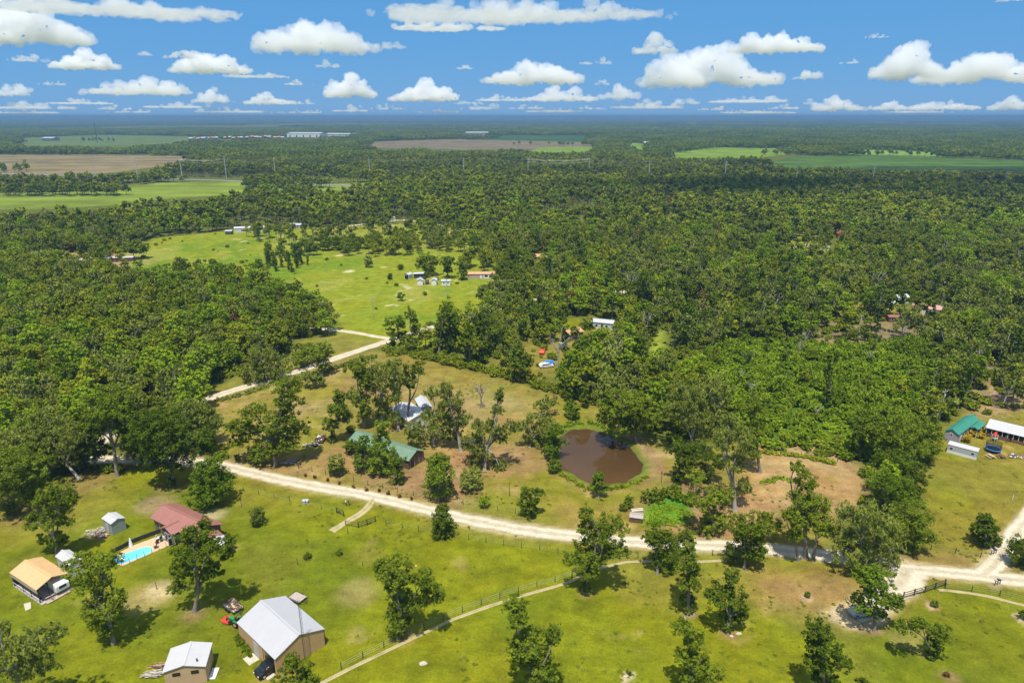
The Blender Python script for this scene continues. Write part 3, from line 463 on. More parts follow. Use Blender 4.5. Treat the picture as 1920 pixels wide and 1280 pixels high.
HT = [
 ('g', (213, 1205), [(160, 1058, 34, 18), (205, 1052, 24, 16), (172, 1095, 28, 26), (193, 1132, 36, 24), (203, 1168, 30, 26), (222, 1120, 14, 12)], 'tall ragged tree leaning beside the white trailers of the tan carport'),
 ('g', (365, 1146), [(371, 996, 28, 20), (362, 1026, 36, 24), (406, 1022, 28, 20), (362, 1060, 38, 22), (330, 1101, 14, 13), (395, 1075, 20, 18), (425, 1040, 14, 12)], 'tree with forked pale trunk between the pool and the grey barn'),
 ('m', (30, 1345), [(21, 1211, 40, 24), (79, 1194, 34, 18), (62, 1235, 40, 26), (14, 1252, 40, 28), (105, 1188, 16, 10), (2, 1175, 16, 10)], 'spreading tree cut by the frame below the tan carport'),
 ('g', (108, 1043), [(100, 929, 28, 24), (107, 971, 24, 22), (69, 977, 20, 17), (109, 1010, 15, 20), (88, 1010, 16, 13), (130, 940, 14, 12)], 'slender tree behind the tan roofed carport'),
 ('g', (95, 888), [(70, 838, 26, 16), (95, 826, 26, 16), (110, 848, 24, 16), (95, 865, 18, 12)], 'rounded tree filling the gap beside the leaning double trunk'),
 ('d', (180, 884), [(170, 832, 24, 16), (190, 845, 20, 16), (165, 855, 20, 14)], 'dark tree between the leaning trunk and the vase shaped tree'),
 ('m', (-20, 930), [(0, 830, 34, 22), (-30, 850, 40, 26), (15, 855, 26, 16)], 'mossy tree at the frame edge beside the dark shady one'),
 ('v', (1668, 596), [(1668, 552, 9, 12), (1669, 572, 8, 14), (1667, 588, 8, 8)], 'dark pillar tree in front of the white cottage'),
 ('v', (1690, 594), [(1692, 545, 11, 13), (1690, 566, 8, 14), (1691, 584, 8, 9)], 'vine pillar tree hiding the white cottage wall'),
 ('g', (1720, 604), [(1718, 560, 14, 13), (1726, 576, 12, 11), (1714, 588, 9, 9)], 'leafy tree in front of the pink roofed house'),
 ('v', (1642, 604), [(1640, 560, 9, 13), (1642, 582, 9, 14)], 'dark pillar tree beside the brown roofed shed'),
 ('v', (1750, 612), [(1752, 566, 12, 14), (1750, 590, 11, 13)], 'vine covered tree by the turquoise shed'),
 ('v', (1058, 660), [(1058, 612, 9, 14), (1060, 636, 9, 14)], 'dark pillar tree hiding the corner of the tan gabled house'),
 ('v', (1103, 668), [(1102, 610, 10, 16), (1105, 640, 10, 16), (1104, 656, 8, 8)], 'thick vine pillar beside the white yard shed'),
 ('v', (1080, 672), [(1078, 622, 8, 12), (1081, 645, 9, 13)], 'vine pillar right below the tan gabled roof'),
 ('v', (775, 664), [(770, 590, 11, 14), (778, 612, 12, 16), (774, 638, 14, 18)], 'tall vine column at the start of the hedge'),
 ('v', (752, 650), [(750, 608, 10, 12), (752, 630, 11, 13)], 'shorter vine column beside the lane junction'),
 ('v', (822, 668), [(835, 585, 14, 16), (828, 612, 14, 16), (822, 642, 12, 16)], 'leaning vine column above the hedge'),
 ('v', (905, 676), [(905, 600, 12, 15), (902, 628, 13, 16), (906, 655, 12, 13)], 'vine column in the middle of the hedge line'),
 ('v', (1210, 712), [(1195, 640, 14, 18), (1205, 668, 14, 18), (1208, 694, 12, 13)], 'vine column beside the narrow green lane'),
 ('b', (390, 946), [(394, 876, 24, 18), (393, 902, 36, 30), (390, 925, 36, 22), (415, 915, 16, 18)], 'full rounded tree beside the road, behind the red roofed house'),
 ('d', (21, 969), [(21, 906, 50, 32), (45, 882, 38, 24), (-20, 890, 40, 28), (25, 868, 50, 24), (60, 925, 20, 14)], 'dark shady tree at the wood edge with a short pale trunk, beyond the carport'),
 ('m', (149, 898), [(93, 822, 55, 26), (116, 848, 42, 20), (66, 800, 48, 22), (40, 830, 40, 20), (150, 815, 20, 16)], 'big mossy tree with leaning double trunk near the road bend'),
 ('g', (220, 893), [(205, 760, 44, 24), (186, 788, 32, 26), (232, 788, 32, 26), (165, 808, 24, 20), (252, 822, 20, 18), (215, 775, 30, 20)], 'tall vase shaped tree with bare forked limbs at the road bend'),
 ('d', (323, 913), [(296, 795, 46, 26), (305, 826, 46, 32), (366, 836, 32, 24), (290, 865, 24, 18), (330, 865, 26, 22), (380, 820, 20, 16)], 'dense dark tree standing where the two gravel roads part'),
 ('m', (372, 852), [(365, 782, 40, 26), (345, 765, 28, 16), (395, 795, 22, 18), (380, 815, 20, 16)], 'wispy grey green tree between the side road and the homestead'),
 ('d', (270, 868), [(268, 815, 28, 26), (262, 840, 22, 18)], 'dark tree half hidden at the fork of the roads'),
 ('v', (749, 1194), [(737, 1067, 32, 22), (712, 1062, 14, 14), (744, 1090, 26, 20), (796, 1081, 22, 18), (808, 1112, 24, 17), (754, 1126, 27, 24), (747, 1160, 25, 26), (778, 1130, 20, 14), (822, 1120, 12, 12)], 'vine covered tree with two arms alone in the middle lawn'),
 ('d', (830, 1009), [(830, 955, 11, 13), (830, 972, 20, 17), (831, 991, 24, 17)], 'conical evergreen standing between lawn fence and gravel road'),
 ('o', (482, 986), [(481, 963, 14, 11), (484, 974, 14, 10)], 'lone round dark shrub on the lawn behind the red roofed house'),
 ('g', (551, 1312), [(551, 1270, 36, 17), (548, 1240, 16, 14), (575, 1280, 18, 12)], 'tree top hiding the lower corner of the grey barn'),
 ('d', (1097, 1112), [(1101, 962, 13, 18), (1104, 990, 20, 18), (1147, 985, 26, 20), (1112, 1032, 44, 24), (1155, 1030, 22, 18), (1073, 1046, 16, 13), (1104, 1067, 22, 20), (1128, 1005, 24, 20)], 'broad dark tree over the road bend at the end of the boundary strip'),
 ('d', (1002, 1318), [(967, 1136, 23, 18), (970, 1162, 20, 20), (998, 1201, 42, 24), (1039, 1187, 17, 18), (998, 1235, 36, 26), (1015, 1266, 28, 20), (980, 1220, 22, 22)], 'tall lumpy tree beside the boundary strip, cut by the frame'),
 ('g', (1232, 1076), [(1235, 1000, 26, 20), (1250, 1028, 30, 24), (1222, 1010, 16, 13), (1245, 1055, 20, 14)], 'pale leafed tree on the road verge below the vegetable patch'),
 ('d', (1290, 1150), [(1288, 1010, 17, 20), (1285, 1050, 22, 26), (1290, 1092, 20, 24), (1290, 1122, 15, 14), (1302, 1070, 12, 16)], 'narrow columnar vine clad tree with mulch ring on the lawn'),
 ('d', (1364, 1186), [(1372, 1081, 14, 18), (1352, 1115, 28, 22), (1382, 1125, 20, 22), (1369, 1156, 20, 18), (1395, 1150, 12, 14)], 'ragged lawn tree with rocks around its foot, beside the columnar one'),
 ('g', (1305, 1300), [(1279, 1175, 17, 17), (1303, 1201, 20, 22), (1279, 1228, 14, 15), (1307, 1243, 24, 20), (1334, 1262, 22, 16), (1290, 1270, 16, 14)], 'slanting tree at the bottom edge below the columnar tree'),
 ('b', (1639, 1182), [(1629, 1080, 27, 18), (1650, 1113, 32, 17), (1612, 1130, 20, 13), (1675, 1130, 20, 15), (1646, 1149, 16, 13), (1640, 1095, 20, 16)], 'bright leafed tree beside the parked vehicle spot at the entrance'),
 ('d', (1749, 1235), [(1702, 1175, 17, 15), (1728, 1168, 16, 9), (1762, 1186, 20, 18), (1752, 1208, 14, 12)], 'bent tree whose crown arches over the lawn past the entrance'),
 ('d', (1542, 1312), [(1532, 1180, 22, 18), (1545, 1206, 27, 18), (1536, 1240, 28, 18), (1578, 1242, 18, 13), (1549, 1270, 26, 18)], 'dark upright tree at the bottom edge, nearer the entrance than its neighbour'),
 ('d', (1620, 1315), [(1620, 1284, 14, 12)], 'small tree top peeping in at the bottom edge'),
 ('d', (1848, 1027), [(1848, 974, 14, 10), (1848, 988, 22, 13), (1849, 1004, 25, 13)], 'lone pyramid shaped tree on the dry field by the gravel track'),
 ('d', (1916, 1062), [(1918, 1022, 20, 20), (1914, 1040, 22, 18)], 'dense tree cut by the frame at the gravel junction'),
 ('g', (1496, 1051), [(1489, 975, 22, 28), (1492, 1002, 18, 16), (1478, 965, 12, 14)], 'thin pale trunked tree of the roadside trio, on its pond side'),
 ('g', (1511, 1046), [(1494, 875, 13, 12), (1510, 903, 20, 20), (1510, 935, 26, 24), (1505, 965, 18, 16)], 'tallest tree of the roadside trio, with ragged top'),
 ('g', (1525, 1049), [(1536, 950, 22, 22), (1527, 980, 28, 26), (1545, 990, 18, 18)], 'tree of the roadside trio nearest the olive tree'),
 ('m', (1620, 1076), [(1633, 968, 38, 28), (1654, 1001, 38, 30), (1608, 1010, 34, 30), (1633, 1044, 42, 26), (1591, 1035, 28, 28), (1587, 965, 22, 26), (1672, 1035, 20, 24)], 'huge billowing olive tree overhanging the gravel road'),
 ('d', (1705, 1038), [(1709, 972, 36, 30), (1717, 1000, 32, 26), (1690, 990, 24, 28)], 'dense tree at the road corner of the dry field'),
 ('b', (1672, 985), [(1675, 918, 42, 28), (1655, 900, 26, 20), (1690, 935, 26, 20)], 'rounded mid green tree in the dense row along the dry field'),
 ('d', (1700, 940), [(1700, 888, 34, 26), (1678, 870, 34, 24), (1715, 905, 18, 18)], 'dark tree in the dense row, below the teal roofed house'),
 ('g', (1690, 880), [(1675, 803, 42, 28), (1690, 835, 36, 24), (1640, 815, 24, 20)], 'spreading tree at the far end of the dense row'),
 ('d', (1738, 870), [(1728, 816, 32, 30), (1735, 840, 24, 18)], 'dark tree touching the end of the grey panelled trailer'),
 ('v', (1612, 862), [(1614, 800, 18, 20), (1608, 830, 14, 22), (1630, 795, 22, 16)], 'black green vine tower at the corner of the cleared patch'),
 ('g', (1395, 1066), [(1405, 1008, 30, 24), (1400, 985, 32, 18), (1384, 1035, 24, 24), (1420, 1035, 20, 20)], 'low spreading tree on the verge between trio and columnar tree'),
 ('g', (1442, 1012), [(1445, 985, 20, 16), (1432, 970, 14, 10)], 'small tree on the far verge of the road'),
 ('m', (499, 716), [(504, 685, 38, 24), (475, 700, 24, 18), (525, 700, 16, 16), (490, 665, 24, 16)], 'mossy tree leaning over the side road'),
 ('g', (583, 689), [(575, 660, 26, 16), (560, 672, 16, 12)], 'flat topped tree on the wood side of the side road'),
 ('g', (605, 704), [(602, 660, 20, 20), (605, 683, 14, 15)], 'upright tree on the homestead side of the side road'),
 ('o', (590, 724), [(583, 706, 17, 14), (598, 712, 11, 10)], 'pair of grown together bushes under the roadside tree'),
 ('g', (517, 872), [(540, 722, 24, 18), (540, 748, 26, 20), (542, 780, 22, 22), (475, 770, 24, 10), (450, 798, 24, 10), (472, 805, 26, 12), (447, 825, 18, 13), (515, 800, 26, 22), (530, 828, 34, 20), (503, 838, 32, 20), (562, 805, 20, 13), (484, 852, 22, 13)], 'largest homestead tree, wide layered limbs beside the gravel road'),
 ('B', (417, 862), [(417, 852, 10, 9)], 'little round bush beside the road near the layered tree'),
 ('B', (444, 862), [(444, 856, 6, 5)], 'tiny bush under the layered tree'),
 ('d', (624, 829), [(636, 745, 12, 15), (632, 765, 20, 17), (644, 782, 14, 15), (619, 797, 15, 14)], 'narrow tree beside the rusty dump trailer'),
 ('s', (657, 812), [(657, 804, 9, 8)], 'round dark bush behind the green roofed barn'),
 ('g', (682, 802), [(668, 684, 22, 14), (682, 702, 18, 13), (687, 722, 15, 16), (677, 750, 16, 16), (682, 772, 13, 18)], 'tall dark tree nearest the dump trailer in the homestead clump'),
 ('m', (717, 792), [(703, 697, 24, 18), (717, 720, 24, 20), (714, 746, 18, 22), (720, 772, 16, 20)], 'mossy tree in the middle of the homestead clump'),
 ('m', (747, 806), [(743, 690, 24, 18), (752, 708, 22, 16), (740, 740, 13, 20), (741, 785, 14, 18)], 'mossy tree in front of the white metal roofs'),
 ('g', (763, 800), [(766, 706, 15, 13), (783, 690, 12, 16), (770, 722, 9, 9)], 'thin bare stemmed tree leaning past the white metal roofs'),
 ('o', (661, 748), [(662, 737, 14, 12)], 'bushy tree behind the homestead clump'),
 ('b', (712, 889), [(714, 801, 13, 14), (714, 824, 18, 17), (715, 848, 22, 18), (712, 871, 24, 16)], 'bright cone shaped tree rising over the green barn roof'),
 ('b', (687, 884), [(680, 828, 11, 13), (682, 850, 18, 16), (676, 868, 14, 10)], 'bright tree in front of the green roofed barn'),
 ('d', (657, 850), [(657, 837, 14, 11)], 'low round tree at the far corner of the green barn'),
 ('d', (747, 908), [(747, 864, 12, 12), (745, 886, 15, 16)], 'magnolia like tree with pale blossoms beside the barn gable'),
 ('o', (630, 890), [(630, 866, 16, 14), (631, 878, 15, 10)], 'rounded olive shrub between barn and road'),
 ('b', (822, 941), [(822, 864, 20, 13), (822, 886, 28, 20), (822, 912, 27, 20)], 'dense bright green upright tree near the road by the barn'),
 ('m', (812, 836), [(810, 737, 14, 14), (812, 780, 22, 14), (776, 802, 20, 12), (790, 815, 24, 13), (828, 802, 24, 15), (850, 815, 18, 12)], 'sprawling mossy tree behind the green barn'),
 ('m', (864, 846), [(835, 728, 15, 13), (848, 748, 20, 12), (838, 767, 20, 15), (868, 783, 18, 14), (849, 792, 20, 14), (858, 760, 10, 14)], 'gaunt open tree with dark stem beside the dry paddock'),
 ('m', (908, 880), [(937, 741, 9, 18), (934, 765, 12, 15), (922, 797, 16, 17), (953, 799, 17, 13), (937, 820, 14, 12), (900, 799, 15, 15), (884, 826, 24, 20), (902, 847, 22, 18), (896, 866, 20, 14), (936, 884, 15, 10)], 'many armed mossy tree between barn and pond'),
 ('o', (884, 918), [(884, 893, 20, 16), (880, 904, 19, 12)], 'round grey green bush at the foot of the many armed tree'),
 ('B', (908, 954), [(908, 938, 10, 10)], 'small bush growing in the roadside wire fence'),
 ('d', (993, 969), [(990, 922, 15, 12), (1010, 922, 10, 10), (993, 942, 19, 15), (993, 957, 15, 10)], 'compact dark tree near the road below the pond'),
 ('m', (993, 838), [(1006, 789, 24, 17), (995, 813, 20, 17), (976, 797, 12, 12), (1027, 796, 18, 15), (1017, 821, 20, 16)], 'mossy tree on the barn side of the pond'),
 ('m', (1010, 782), [(1030, 752, 17, 10), (1015, 760, 13, 12)], 'leaning tree behind the pond'),
 ('b', (1033, 862), [(1043, 808, 14, 14), (1037, 826, 22, 17), (1032, 845, 15, 13)], 'bright yellow green tree at the pond edge'),
 ('d', (1040, 889), [(1040, 874, 13, 12)], 'bush on the pond bank below the bright tree'),
 ('b', (1122, 934), [(1122, 893, 11, 10), (1123, 911, 15, 15)], 'small egg shaped tree at the near bank of the pond'),
 ('b', (1072, 786), [(1072, 762, 15, 14), (1074, 774, 12, 10)], 'small bright tree behind the pond'),
 ('d', (1100, 765), [(1097, 742, 9, 16)], 'thin twisted tree behind the pond near the hedge'),
 ('v', (1064, 752), [(1064, 722, 7, 18), (1064, 740, 7, 10)], 'slim vine covered pole tree in the hedge behind the pond'),
 ('g', (1195, 832), [(1165, 758, 40, 26), (1141, 780, 22, 20), (1195, 765, 34, 26), (1155, 794, 28, 19), (1192, 794, 28, 22), (1220, 783, 24, 22)], 'great oak hanging over the dark corner of the pond'),
 ('d', (1272, 907), [(1277, 845, 22, 20), (1284, 870, 20, 18), (1272, 890, 12, 14)], 'dark curving tree beside the pond outlet'),
 ('s', (1180, 950), [(1180, 938, 9, 11)], 'little tree beside the grey shack roof'),
 ('s', (1170, 955), [(1169, 948, 8, 6)], 'low bush beside the grey shack roof'),
 ('g', (1340, 1002), [(1305, 895, 16, 16), (1320, 930, 28, 22), (1345, 960, 26, 24), (1330, 984, 22, 14), (1358, 930, 16, 16)], 'tall mixed tree beside the vegetable patch'),
 ('m', (1378, 956), [(1366, 800, 28, 24), (1392, 830, 26, 26), (1375, 868, 24, 24), (1390, 912, 18, 20), (1350, 830, 20, 20)], 'towering mossy tree by the cleared patch'),
 ('m', (1300, 850), [(1285, 742, 34, 26), (1305, 780, 34, 26), (1260, 772, 20, 18), (1320, 810, 22, 18)], 'wide mossy tree between the pond oak and the towering one'),
 ('m', (1345, 822), [(1340, 722, 30, 22), (1348, 760, 30, 26), (1350, 795, 26, 20)], 'grey green tree at the edge of the bright thicket'),
 ('g', (1425, 885), [(1412, 762, 22, 22), (1420, 800, 18, 18), (1412, 850, 14, 16)], 'dark stemmed tree at the corner of the cleared patch'),
 ('d', (1325, 905), [(1310, 850, 24, 20), (1335, 872, 22, 20)], 'dark understorey tree between the pond and the cleared patch'),
 ('v', (1554, 768), [(1552, 672, 9, 12), (1553, 700, 8, 18), (1554, 735, 8, 18)], 'black vine pillar standing in the bright thicket'),
 ('b', (525, 476), [(527, 452, 6, 6), (526, 465, 9, 8)], 'dark little conifer in the pasture corner'),
 ('d', (537, 490), [(537, 478, 7, 10)], 'small conifer beside the pasture corner conifer'),
 ('d', (560, 478), [(560, 466, 6, 8)], 'short upright tree in the far pasture'),
 ('o', (690, 501), [(690, 485, 6, 8), (690, 493, 8, 6)], 'lone oval cedar in the middle of the pasture'),
 ('s', (751, 563), [(751, 555, 7, 7)], 'lone dark bush below the pasture sheds'),
 ('d', (732, 524), [(731, 518, 5, 5)], 'little tree in the pasture near the open shed'),
 ('d', (751, 506), [(751, 500, 5, 5)], 'small pale tree above the open shed'),
 ('g', (804, 517), [(795, 485, 14, 12), (808, 490, 16, 14), (806, 505, 11, 8), (788, 498, 9, 8)], 'spreading tree shading the pasture sheds'),
 ('d', (839, 522), [(840, 493, 11, 15), (840, 505, 9, 10)], 'upright tree between the sheds and mobile home'),
 ('d', (867, 525), [(866, 495, 9, 14), (868, 514, 9, 10)], 'dark tree at the end of the tan mobile home'),
 ('y', (1813, 828), [(1812, 821, 8, 7)], 'golden flowering bush at the teal house corner'),
 ('y', (1820, 818), [(1820, 812, 7, 6)], 'golden flowering bush behind the corner one'),
 ('y', (1840, 821), [(1839, 815, 7, 5)], 'golden bush beside the teal house porch steps'),
 ('y', (1848, 812), [(1848, 806, 6, 5)], 'golden bush at the end of the long white barn'),
 ('g', (972, 505), [(968, 470, 15, 12), (980, 475, 12, 12), (965, 488, 10, 9)], 'big shade tree behind the tan mobile home'),
 ('g', (250, 486), [(250, 462, 20, 9), (262, 468, 14, 8), (240, 468, 12, 8)], 'umbrella shaped tree in the brown far yard'),
 ('d', (185, 505), [(183, 478, 16, 13), (178, 490, 12, 10)], 'round dark tree in the brown far yard'),
]
for i, (k, b_, lb, lab) in enumerate(HT): hand_tree(i, k, b_, lb, lab)

# prototypes for the woods (size of leaf sprays grows with distance)
def proto_lobes(kind, rng):
    u = rng.uniform
    if kind in ('g', 'd', 'b'):
        h = u(9.5, 12.5); n = rng.integers(6, 9); L = [((u(-.6, .6), u(-.6, .6), h - 1.8), u(1.9, 2.5), u(1.6, 2.1))]
        for i in range(n):
            a = 2 * math.pi * i / n + u(-.4, .4); d = u(1.3, 2.8); L.append(((math.cos(a) * d, math.sin(a) * d, h * (.88 - .13 * d) * u(.75, 1)), u(1.3, 2.1), u(1.3, 2.1)))
        return L
    if kind == 'v':
        h = u(11, 15); L = []; z = 2.0; x = y = 0
        while z < h: r = u(1.0, 1.9); L.append(((x, y, z), r, r * 1.25)); z += r * 1.7; x += u(-.7, .7); y += u(-.7, .7)
        if u(0, 1) < .6: L.append(((x + u(-3, 3), y + u(-3, 3), h * .8), 1.8, 1.5))
        return L
    if kind == 'm':
        h = u(11, 15.5); L = []
        for i in range(int(rng.integers(7, 10))):
            a = u(0, 6.28); d = u(.5, 4.2); L.append(((math.cos(a) * d, math.sin(a) * d, h * u(.45, .98) - d * .4), u(1.2, 2.1), u(1.0, 1.8)))
        return L
    if kind == 'p':
        h = u(13, 17); L = [((u(-.4, .4), u(-.4, .4), h - 1.2), 1.3, 1.3)]
        for i in range(6): a = u(0, 6.28); L.append(((math.cos(a) * 1.5, math.sin(a) * 1.5, h * u(.62, .9)), u(.9, 1.4), u(.6, 1.0)))
        return L
    h = u(2.2, 3.4); L = [((0, 0, h * .45), 1.5, h * .5)]
    for i in range(3): a = u(0, 6.28); L.append(((math.cos(a), math.sin(a), h * u(.3, .55)), u(.8, 1.3), u(.8, 1.2)))
    return L
def merged(name, lobes, size, rng, r0, lm, bm, cover, droop):
    q = crown_pts(lobes, size, rng, cover, droop); tb = trunk_mb(lobes, rng, r0); tv = np.array(tb.v); tf = [f for f in tb.f if len(f) == 4]
    co = np.concatenate([q, tv]); fq = np.concatenate([np.arange(len(q)).reshape(-1, 4), np.array(tf) + len(q)])
    return np_mesh(name, co, fq, [lm, bm], np.r_[np.zeros(len(q) // 4), np.ones(len(tf))])
def bare_mb(rng, h=11, base=(0, 0, 0)):
    mb = MB(); top = Vector((rng.normal() * .5, rng.normal() * .5, h * .55)); mb.tube([(0, 0, -.3), top * .5, top], [.30, .22, .17], 7, cap=False)
    for i in range(7):
        a = i * .9 + rng.normal() * .3; e = top + Vector((math.cos(a) * h * .28, math.sin(a) * h * .28, h * (.15 + .35 * rng.random()))); pts = limb(mb, top * (.6 + .06 * i), e, .12, .03, rng, .1)
        for j in range(4): q = pts[2 + j % 3]; limb(mb, q, q + Vector((rng.normal() * 1.1, rng.normal() * 1.1, .5 + rng.random() * 1.3)), .05, .015, rng, .1, 3, 4)
    return mb
VAR = {'g': 3, 'd': 2, 'b': 1, 'v': 3, 'm': 3, 'p': 2, 's': 3}
LOD0, LOD1, PAIR = {}, {}, {}
lib = bpy.data.collections.new('woodland_library')
def mk(kind, j, lod):
    rng = np.random.default_rng(500 + ord(kind) * 10 + j); L = proto_lobes(kind, rng); nm, lm, bm, dr = KIND[kind]
    if kind == 's': lm = L_FLOOR
    r0 = {'v': .25, 'p': .18, 's': .05}.get(kind, .21); size, cov = ((.54, .92), (1.05, .66))[lod]
    if kind == 'm': cov *= .8
    if kind == 's': size *= .8
    return L, lm, bm, dr, r0, size, cov, rng
LIBIDX = {}
def libadd(key, me):
    o = bpy.data.objects.new('w%03d_%s' % (len(LIBIDX), key), me); lib.objects.link(o); LIBIDX[key] = len(LIBIDX)
for kind, n in VAR.items():
    for j in range(n):
        for lod in (0, 1):
            L, lm, bm, dr, r0, size, cov, rng = mk(kind, j, lod); libadd('%s%d_%d' % (kind, j, lod), merged('woodland_tree', L, size, rng, r0, lm, bm, cov, dr))
        if kind != 's':
            L, lm, bm, dr, r0, size, cov, rng = mk(kind, j, 0); PAIR[kind + str(j)] = tree_meshes(L, size * .95, rng, r0, lm, bm, cov, dr)
for j in range(3):                      # bright thicket bushes
    L = proto_lobes('s', np.random.default_rng(900 + j)); libadd('t%d_0' % j, merged('woodland_tree', L, .44, np.random.default_rng(910 + j), .05, L_BRIGHT, BARK, .85, 0))
def patch_mesh(seed, side, n, mats, pr):
    rng = np.random.default_rng(seed); Q = []; M = []
    for i in range(n):
        x, y = rng.uniform(-side / 2, side / 2, 2); h = rng.uniform(8, 14); r = rng.uniform(2.6, 4.4)
        L = [((x, y, h - r * .7), r, r * .75), ((x + rng.normal() * 2, y + rng.normal() * 2, h * .55), r * .7, r * .7)]; q = crown_pts(L, 2.3, rng, .42, 0, 1.5); Q.append(q); M += [0 if rng.random() < pr else 1] * (len(q) // 4)
    q = np.concatenate(Q); return np_mesh('woodland_patch', q, np.arange(len(q)).reshape(-1, 4), mats, M)
for j in range(4): libadd('P%d_0' % j, patch_mesh(40 + j, 62, 62, [(L_GREEN, L_DEEP), (L_DEEP, L_PINE), (L_PINE, L_DEEP), (L_DEEP, L_VINE)][j], [.45, .6, .5, .5][j]))
def scatter(name, P, idx, rot, scl, label, cat):
    me = bpy.data.meshes.new(name); me.vertices.add(len(P)); me.vertices.foreach_set('co', np.asarray(P, np.float32).ravel())
    a = me.attributes.new('pick', 'INT', 'POINT'); a.data.foreach_set('value', np.asarray(idx, np.int32))
    a = me.attributes.new('turn', 'FLOAT_VECTOR', 'POINT'); a.data.foreach_set('vector', np.stack([np.zeros(len(P)), np.zeros(len(P)), rot], 1).astype(np.float32).ravel())
    a = me.attributes.new('size', 'FLOAT_VECTOR', 'POINT'); a.data.foreach_set('vector', np.asarray(scl, np.float32).ravel())
    o = link(name, me); ng = bpy.data.node_groups.new(name, 'GeometryNodeTree'); ng.interface.new_socket('Geometry', in_out='INPUT', socket_type='NodeSocketGeometry'); ng.interface.new_socket('Geometry', in_out='OUTPUT', socket_type='NodeSocketGeometry')
    gi = ng.nodes.new('NodeGroupInput'); go = ng.nodes.new('NodeGroupOutput'); ip = ng.nodes.new('GeometryNodeInstanceOnPoints'); ci = ng.nodes.new('GeometryNodeCollectionInfo')
    ci.inputs['Collection'].default_value = lib; ci.inputs['Separate Children'].default_value = True; ci.inputs['Reset Children'].default_value = True
    def at(nm, ty): n = ng.nodes.new('GeometryNodeInputNamedAttribute'); n.data_type = ty; n.inputs['Name'].default_value = nm; return n.outputs[0]
    m2 = ng.nodes.new('GeometryNodeMeshToPoints'); ng.links.new(gi.outputs[0], m2.inputs[0]); ng.links.new(m2.outputs[0], ip.inputs['Points']); ng.links.new(ci.outputs[0], ip.inputs['Instance']); ip.inputs['Pick Instance'].default_value = True
    ng.links.new(at('pick', 'INT'), ip.inputs['Instance Index']); ng.links.new(at('turn', 'FLOAT_VECTOR'), ip.inputs['Rotation']); ng.links.new(at('size', 'FLOAT_VECTOR'), ip.inputs['Scale']); ng.links.new(ip.outputs[0], go.inputs[0])
    md = o.modifiers.new('scatter', 'NODES'); md.node_group = ng; return tag(o, label, cat, kind='stuff')
def hexgrid(y0, y1, sp, jit, rng, k=.80, pad=75):
    ys = np.arange(y0, y1, sp * .87); A = []
    for r, y in enumerate(ys):
        w = k * y + pad; xs = np.arange(-w, w, sp) + (r % 2) * sp / 2; A.append(np.stack([xs, np.full(len(xs), y)], 1))
    A = np.concatenate(A); return A + rng.uniform(-jit, jit, A.shape)
PL = [(-70, 338), (180, 336), (258, 333), (342, 336), (425, 336), (517, 334), (694, 336), (870, 334), (990, 336), (1104, 336), (1216, 342), (1358, 344), (1492, 347), (1634, 352), (1881, 361), (2100, 370)]
HALF = [YARDM, TALLG, YARDR, LANEN, BROWNR, YARDL, CLR1]
OPEN = [FRONT, HOME, RIGHT, PAST1, LANE1, CLR2, PATCH, SHRUBZ] + [f[0] for f in FARFIELDS]
EXTRA_OPEN = [[(560, 640), (650, 622), (720, 640), (640, 668), (560, 690), (480, 716), (400, 740), (380, 730), (450, 705), (540, 665)]]
HOUSES_PX = []
def masks(A):
    px, py = project(A[:, 0], A[:, 1]); op = np.zeros(len(A), bool)
    for P in OPEN + EXTRA_OPEN: op |= inpoly(px, py, P)
    hr = np.random.default_rng(17).random(len(A))
    for f in FARFIELDS[:2] + FARFIELDS[3:]:
        for hh_ in (0, 6, 13): op |= (A[:, 1] > 460) & inpoly(px, py - hh_ * 1280 / A[:, 1], f[0])
    dl = np.full(len(A), 1e9); far_ = A[:, 1] > 500; dl[far_] = sdist(A[far_, 0], A[far_, 1], [tuple(G(*q)[:2]) for q in PL], False); op |= dl < 24
    hw = np.array([G(a, b)[:2] for a, b in ROADS['highway'][0]])[::1]; dl[far_] = sdist(A[far_, 0], A[far_, 1], hw, False); op |= dl < 30
    for P in HALF: op |= inpoly(px, py, P) & (hr < .66)
    for k, v in ROADS.items():
        if k == 'highway': continue
        ok = (A[:, 1] < 900); d = np.full(len(A), 1e9); d[ok] = sdist(A[ok, 0], A[ok, 1], RGP[k][::3], False); op |= d < v[1] / 2 + 2.2
    for x, y, r in HOUSES_PX:
        g = G(x, y); op |= np.hypot(A[:, 0] - g[0], A[:, 1] - g[1]) < r
        op |= (np.abs(A[:, 0] - g[0] * A[:, 1] / g[1]) < r * .8) & (A[:, 1] < g[1]) & (A[:, 1] > g[1] - 2.2 * r)
    return px, py, op

# ------------------------------------------------------------------ buildings
HOUSES_PX += [(754, 404, 16), (734, 414, 9), (992, 421, 9), (971, 402, 8), (930, 407, 8), (846, 414, 8), (557, 424, 12), (470, 432, 20), (1023, 487, 8), (1103, 436, 8), (138, 497, 9), (220, 489, 14), (228, 512, 8), (272, 518, 8), (1583, 446, 10), (1548, 468, 6), (1687, 566, 9), (1676, 601, 7), (1740, 587, 12),
              (1073, 632, 8), (1091, 654, 5), (1055, 651, 4), (1131, 614, 8), (1027, 688, 5), (1018, 664, 4), (430, 441, 6), (1762, 388, 8), (900, 520, 10)]
def rect3(A, B, Cc, h):
    a, b, c = [np.array(G(*p, h)[:2]) for p in (A, B, Cc)]; u = b - a; Ln = np.linalg.norm(u); u /= Ln; v = np.array([-u[1], u[0]]); w = (c - b) @ v
    if w < 0: a, b = b, a; u = -u; v = -v; w = -w
    cen = a + u * Ln / 2 + v * w / 2; return cen, math.atan2(u[1], u[0]), Ln, w
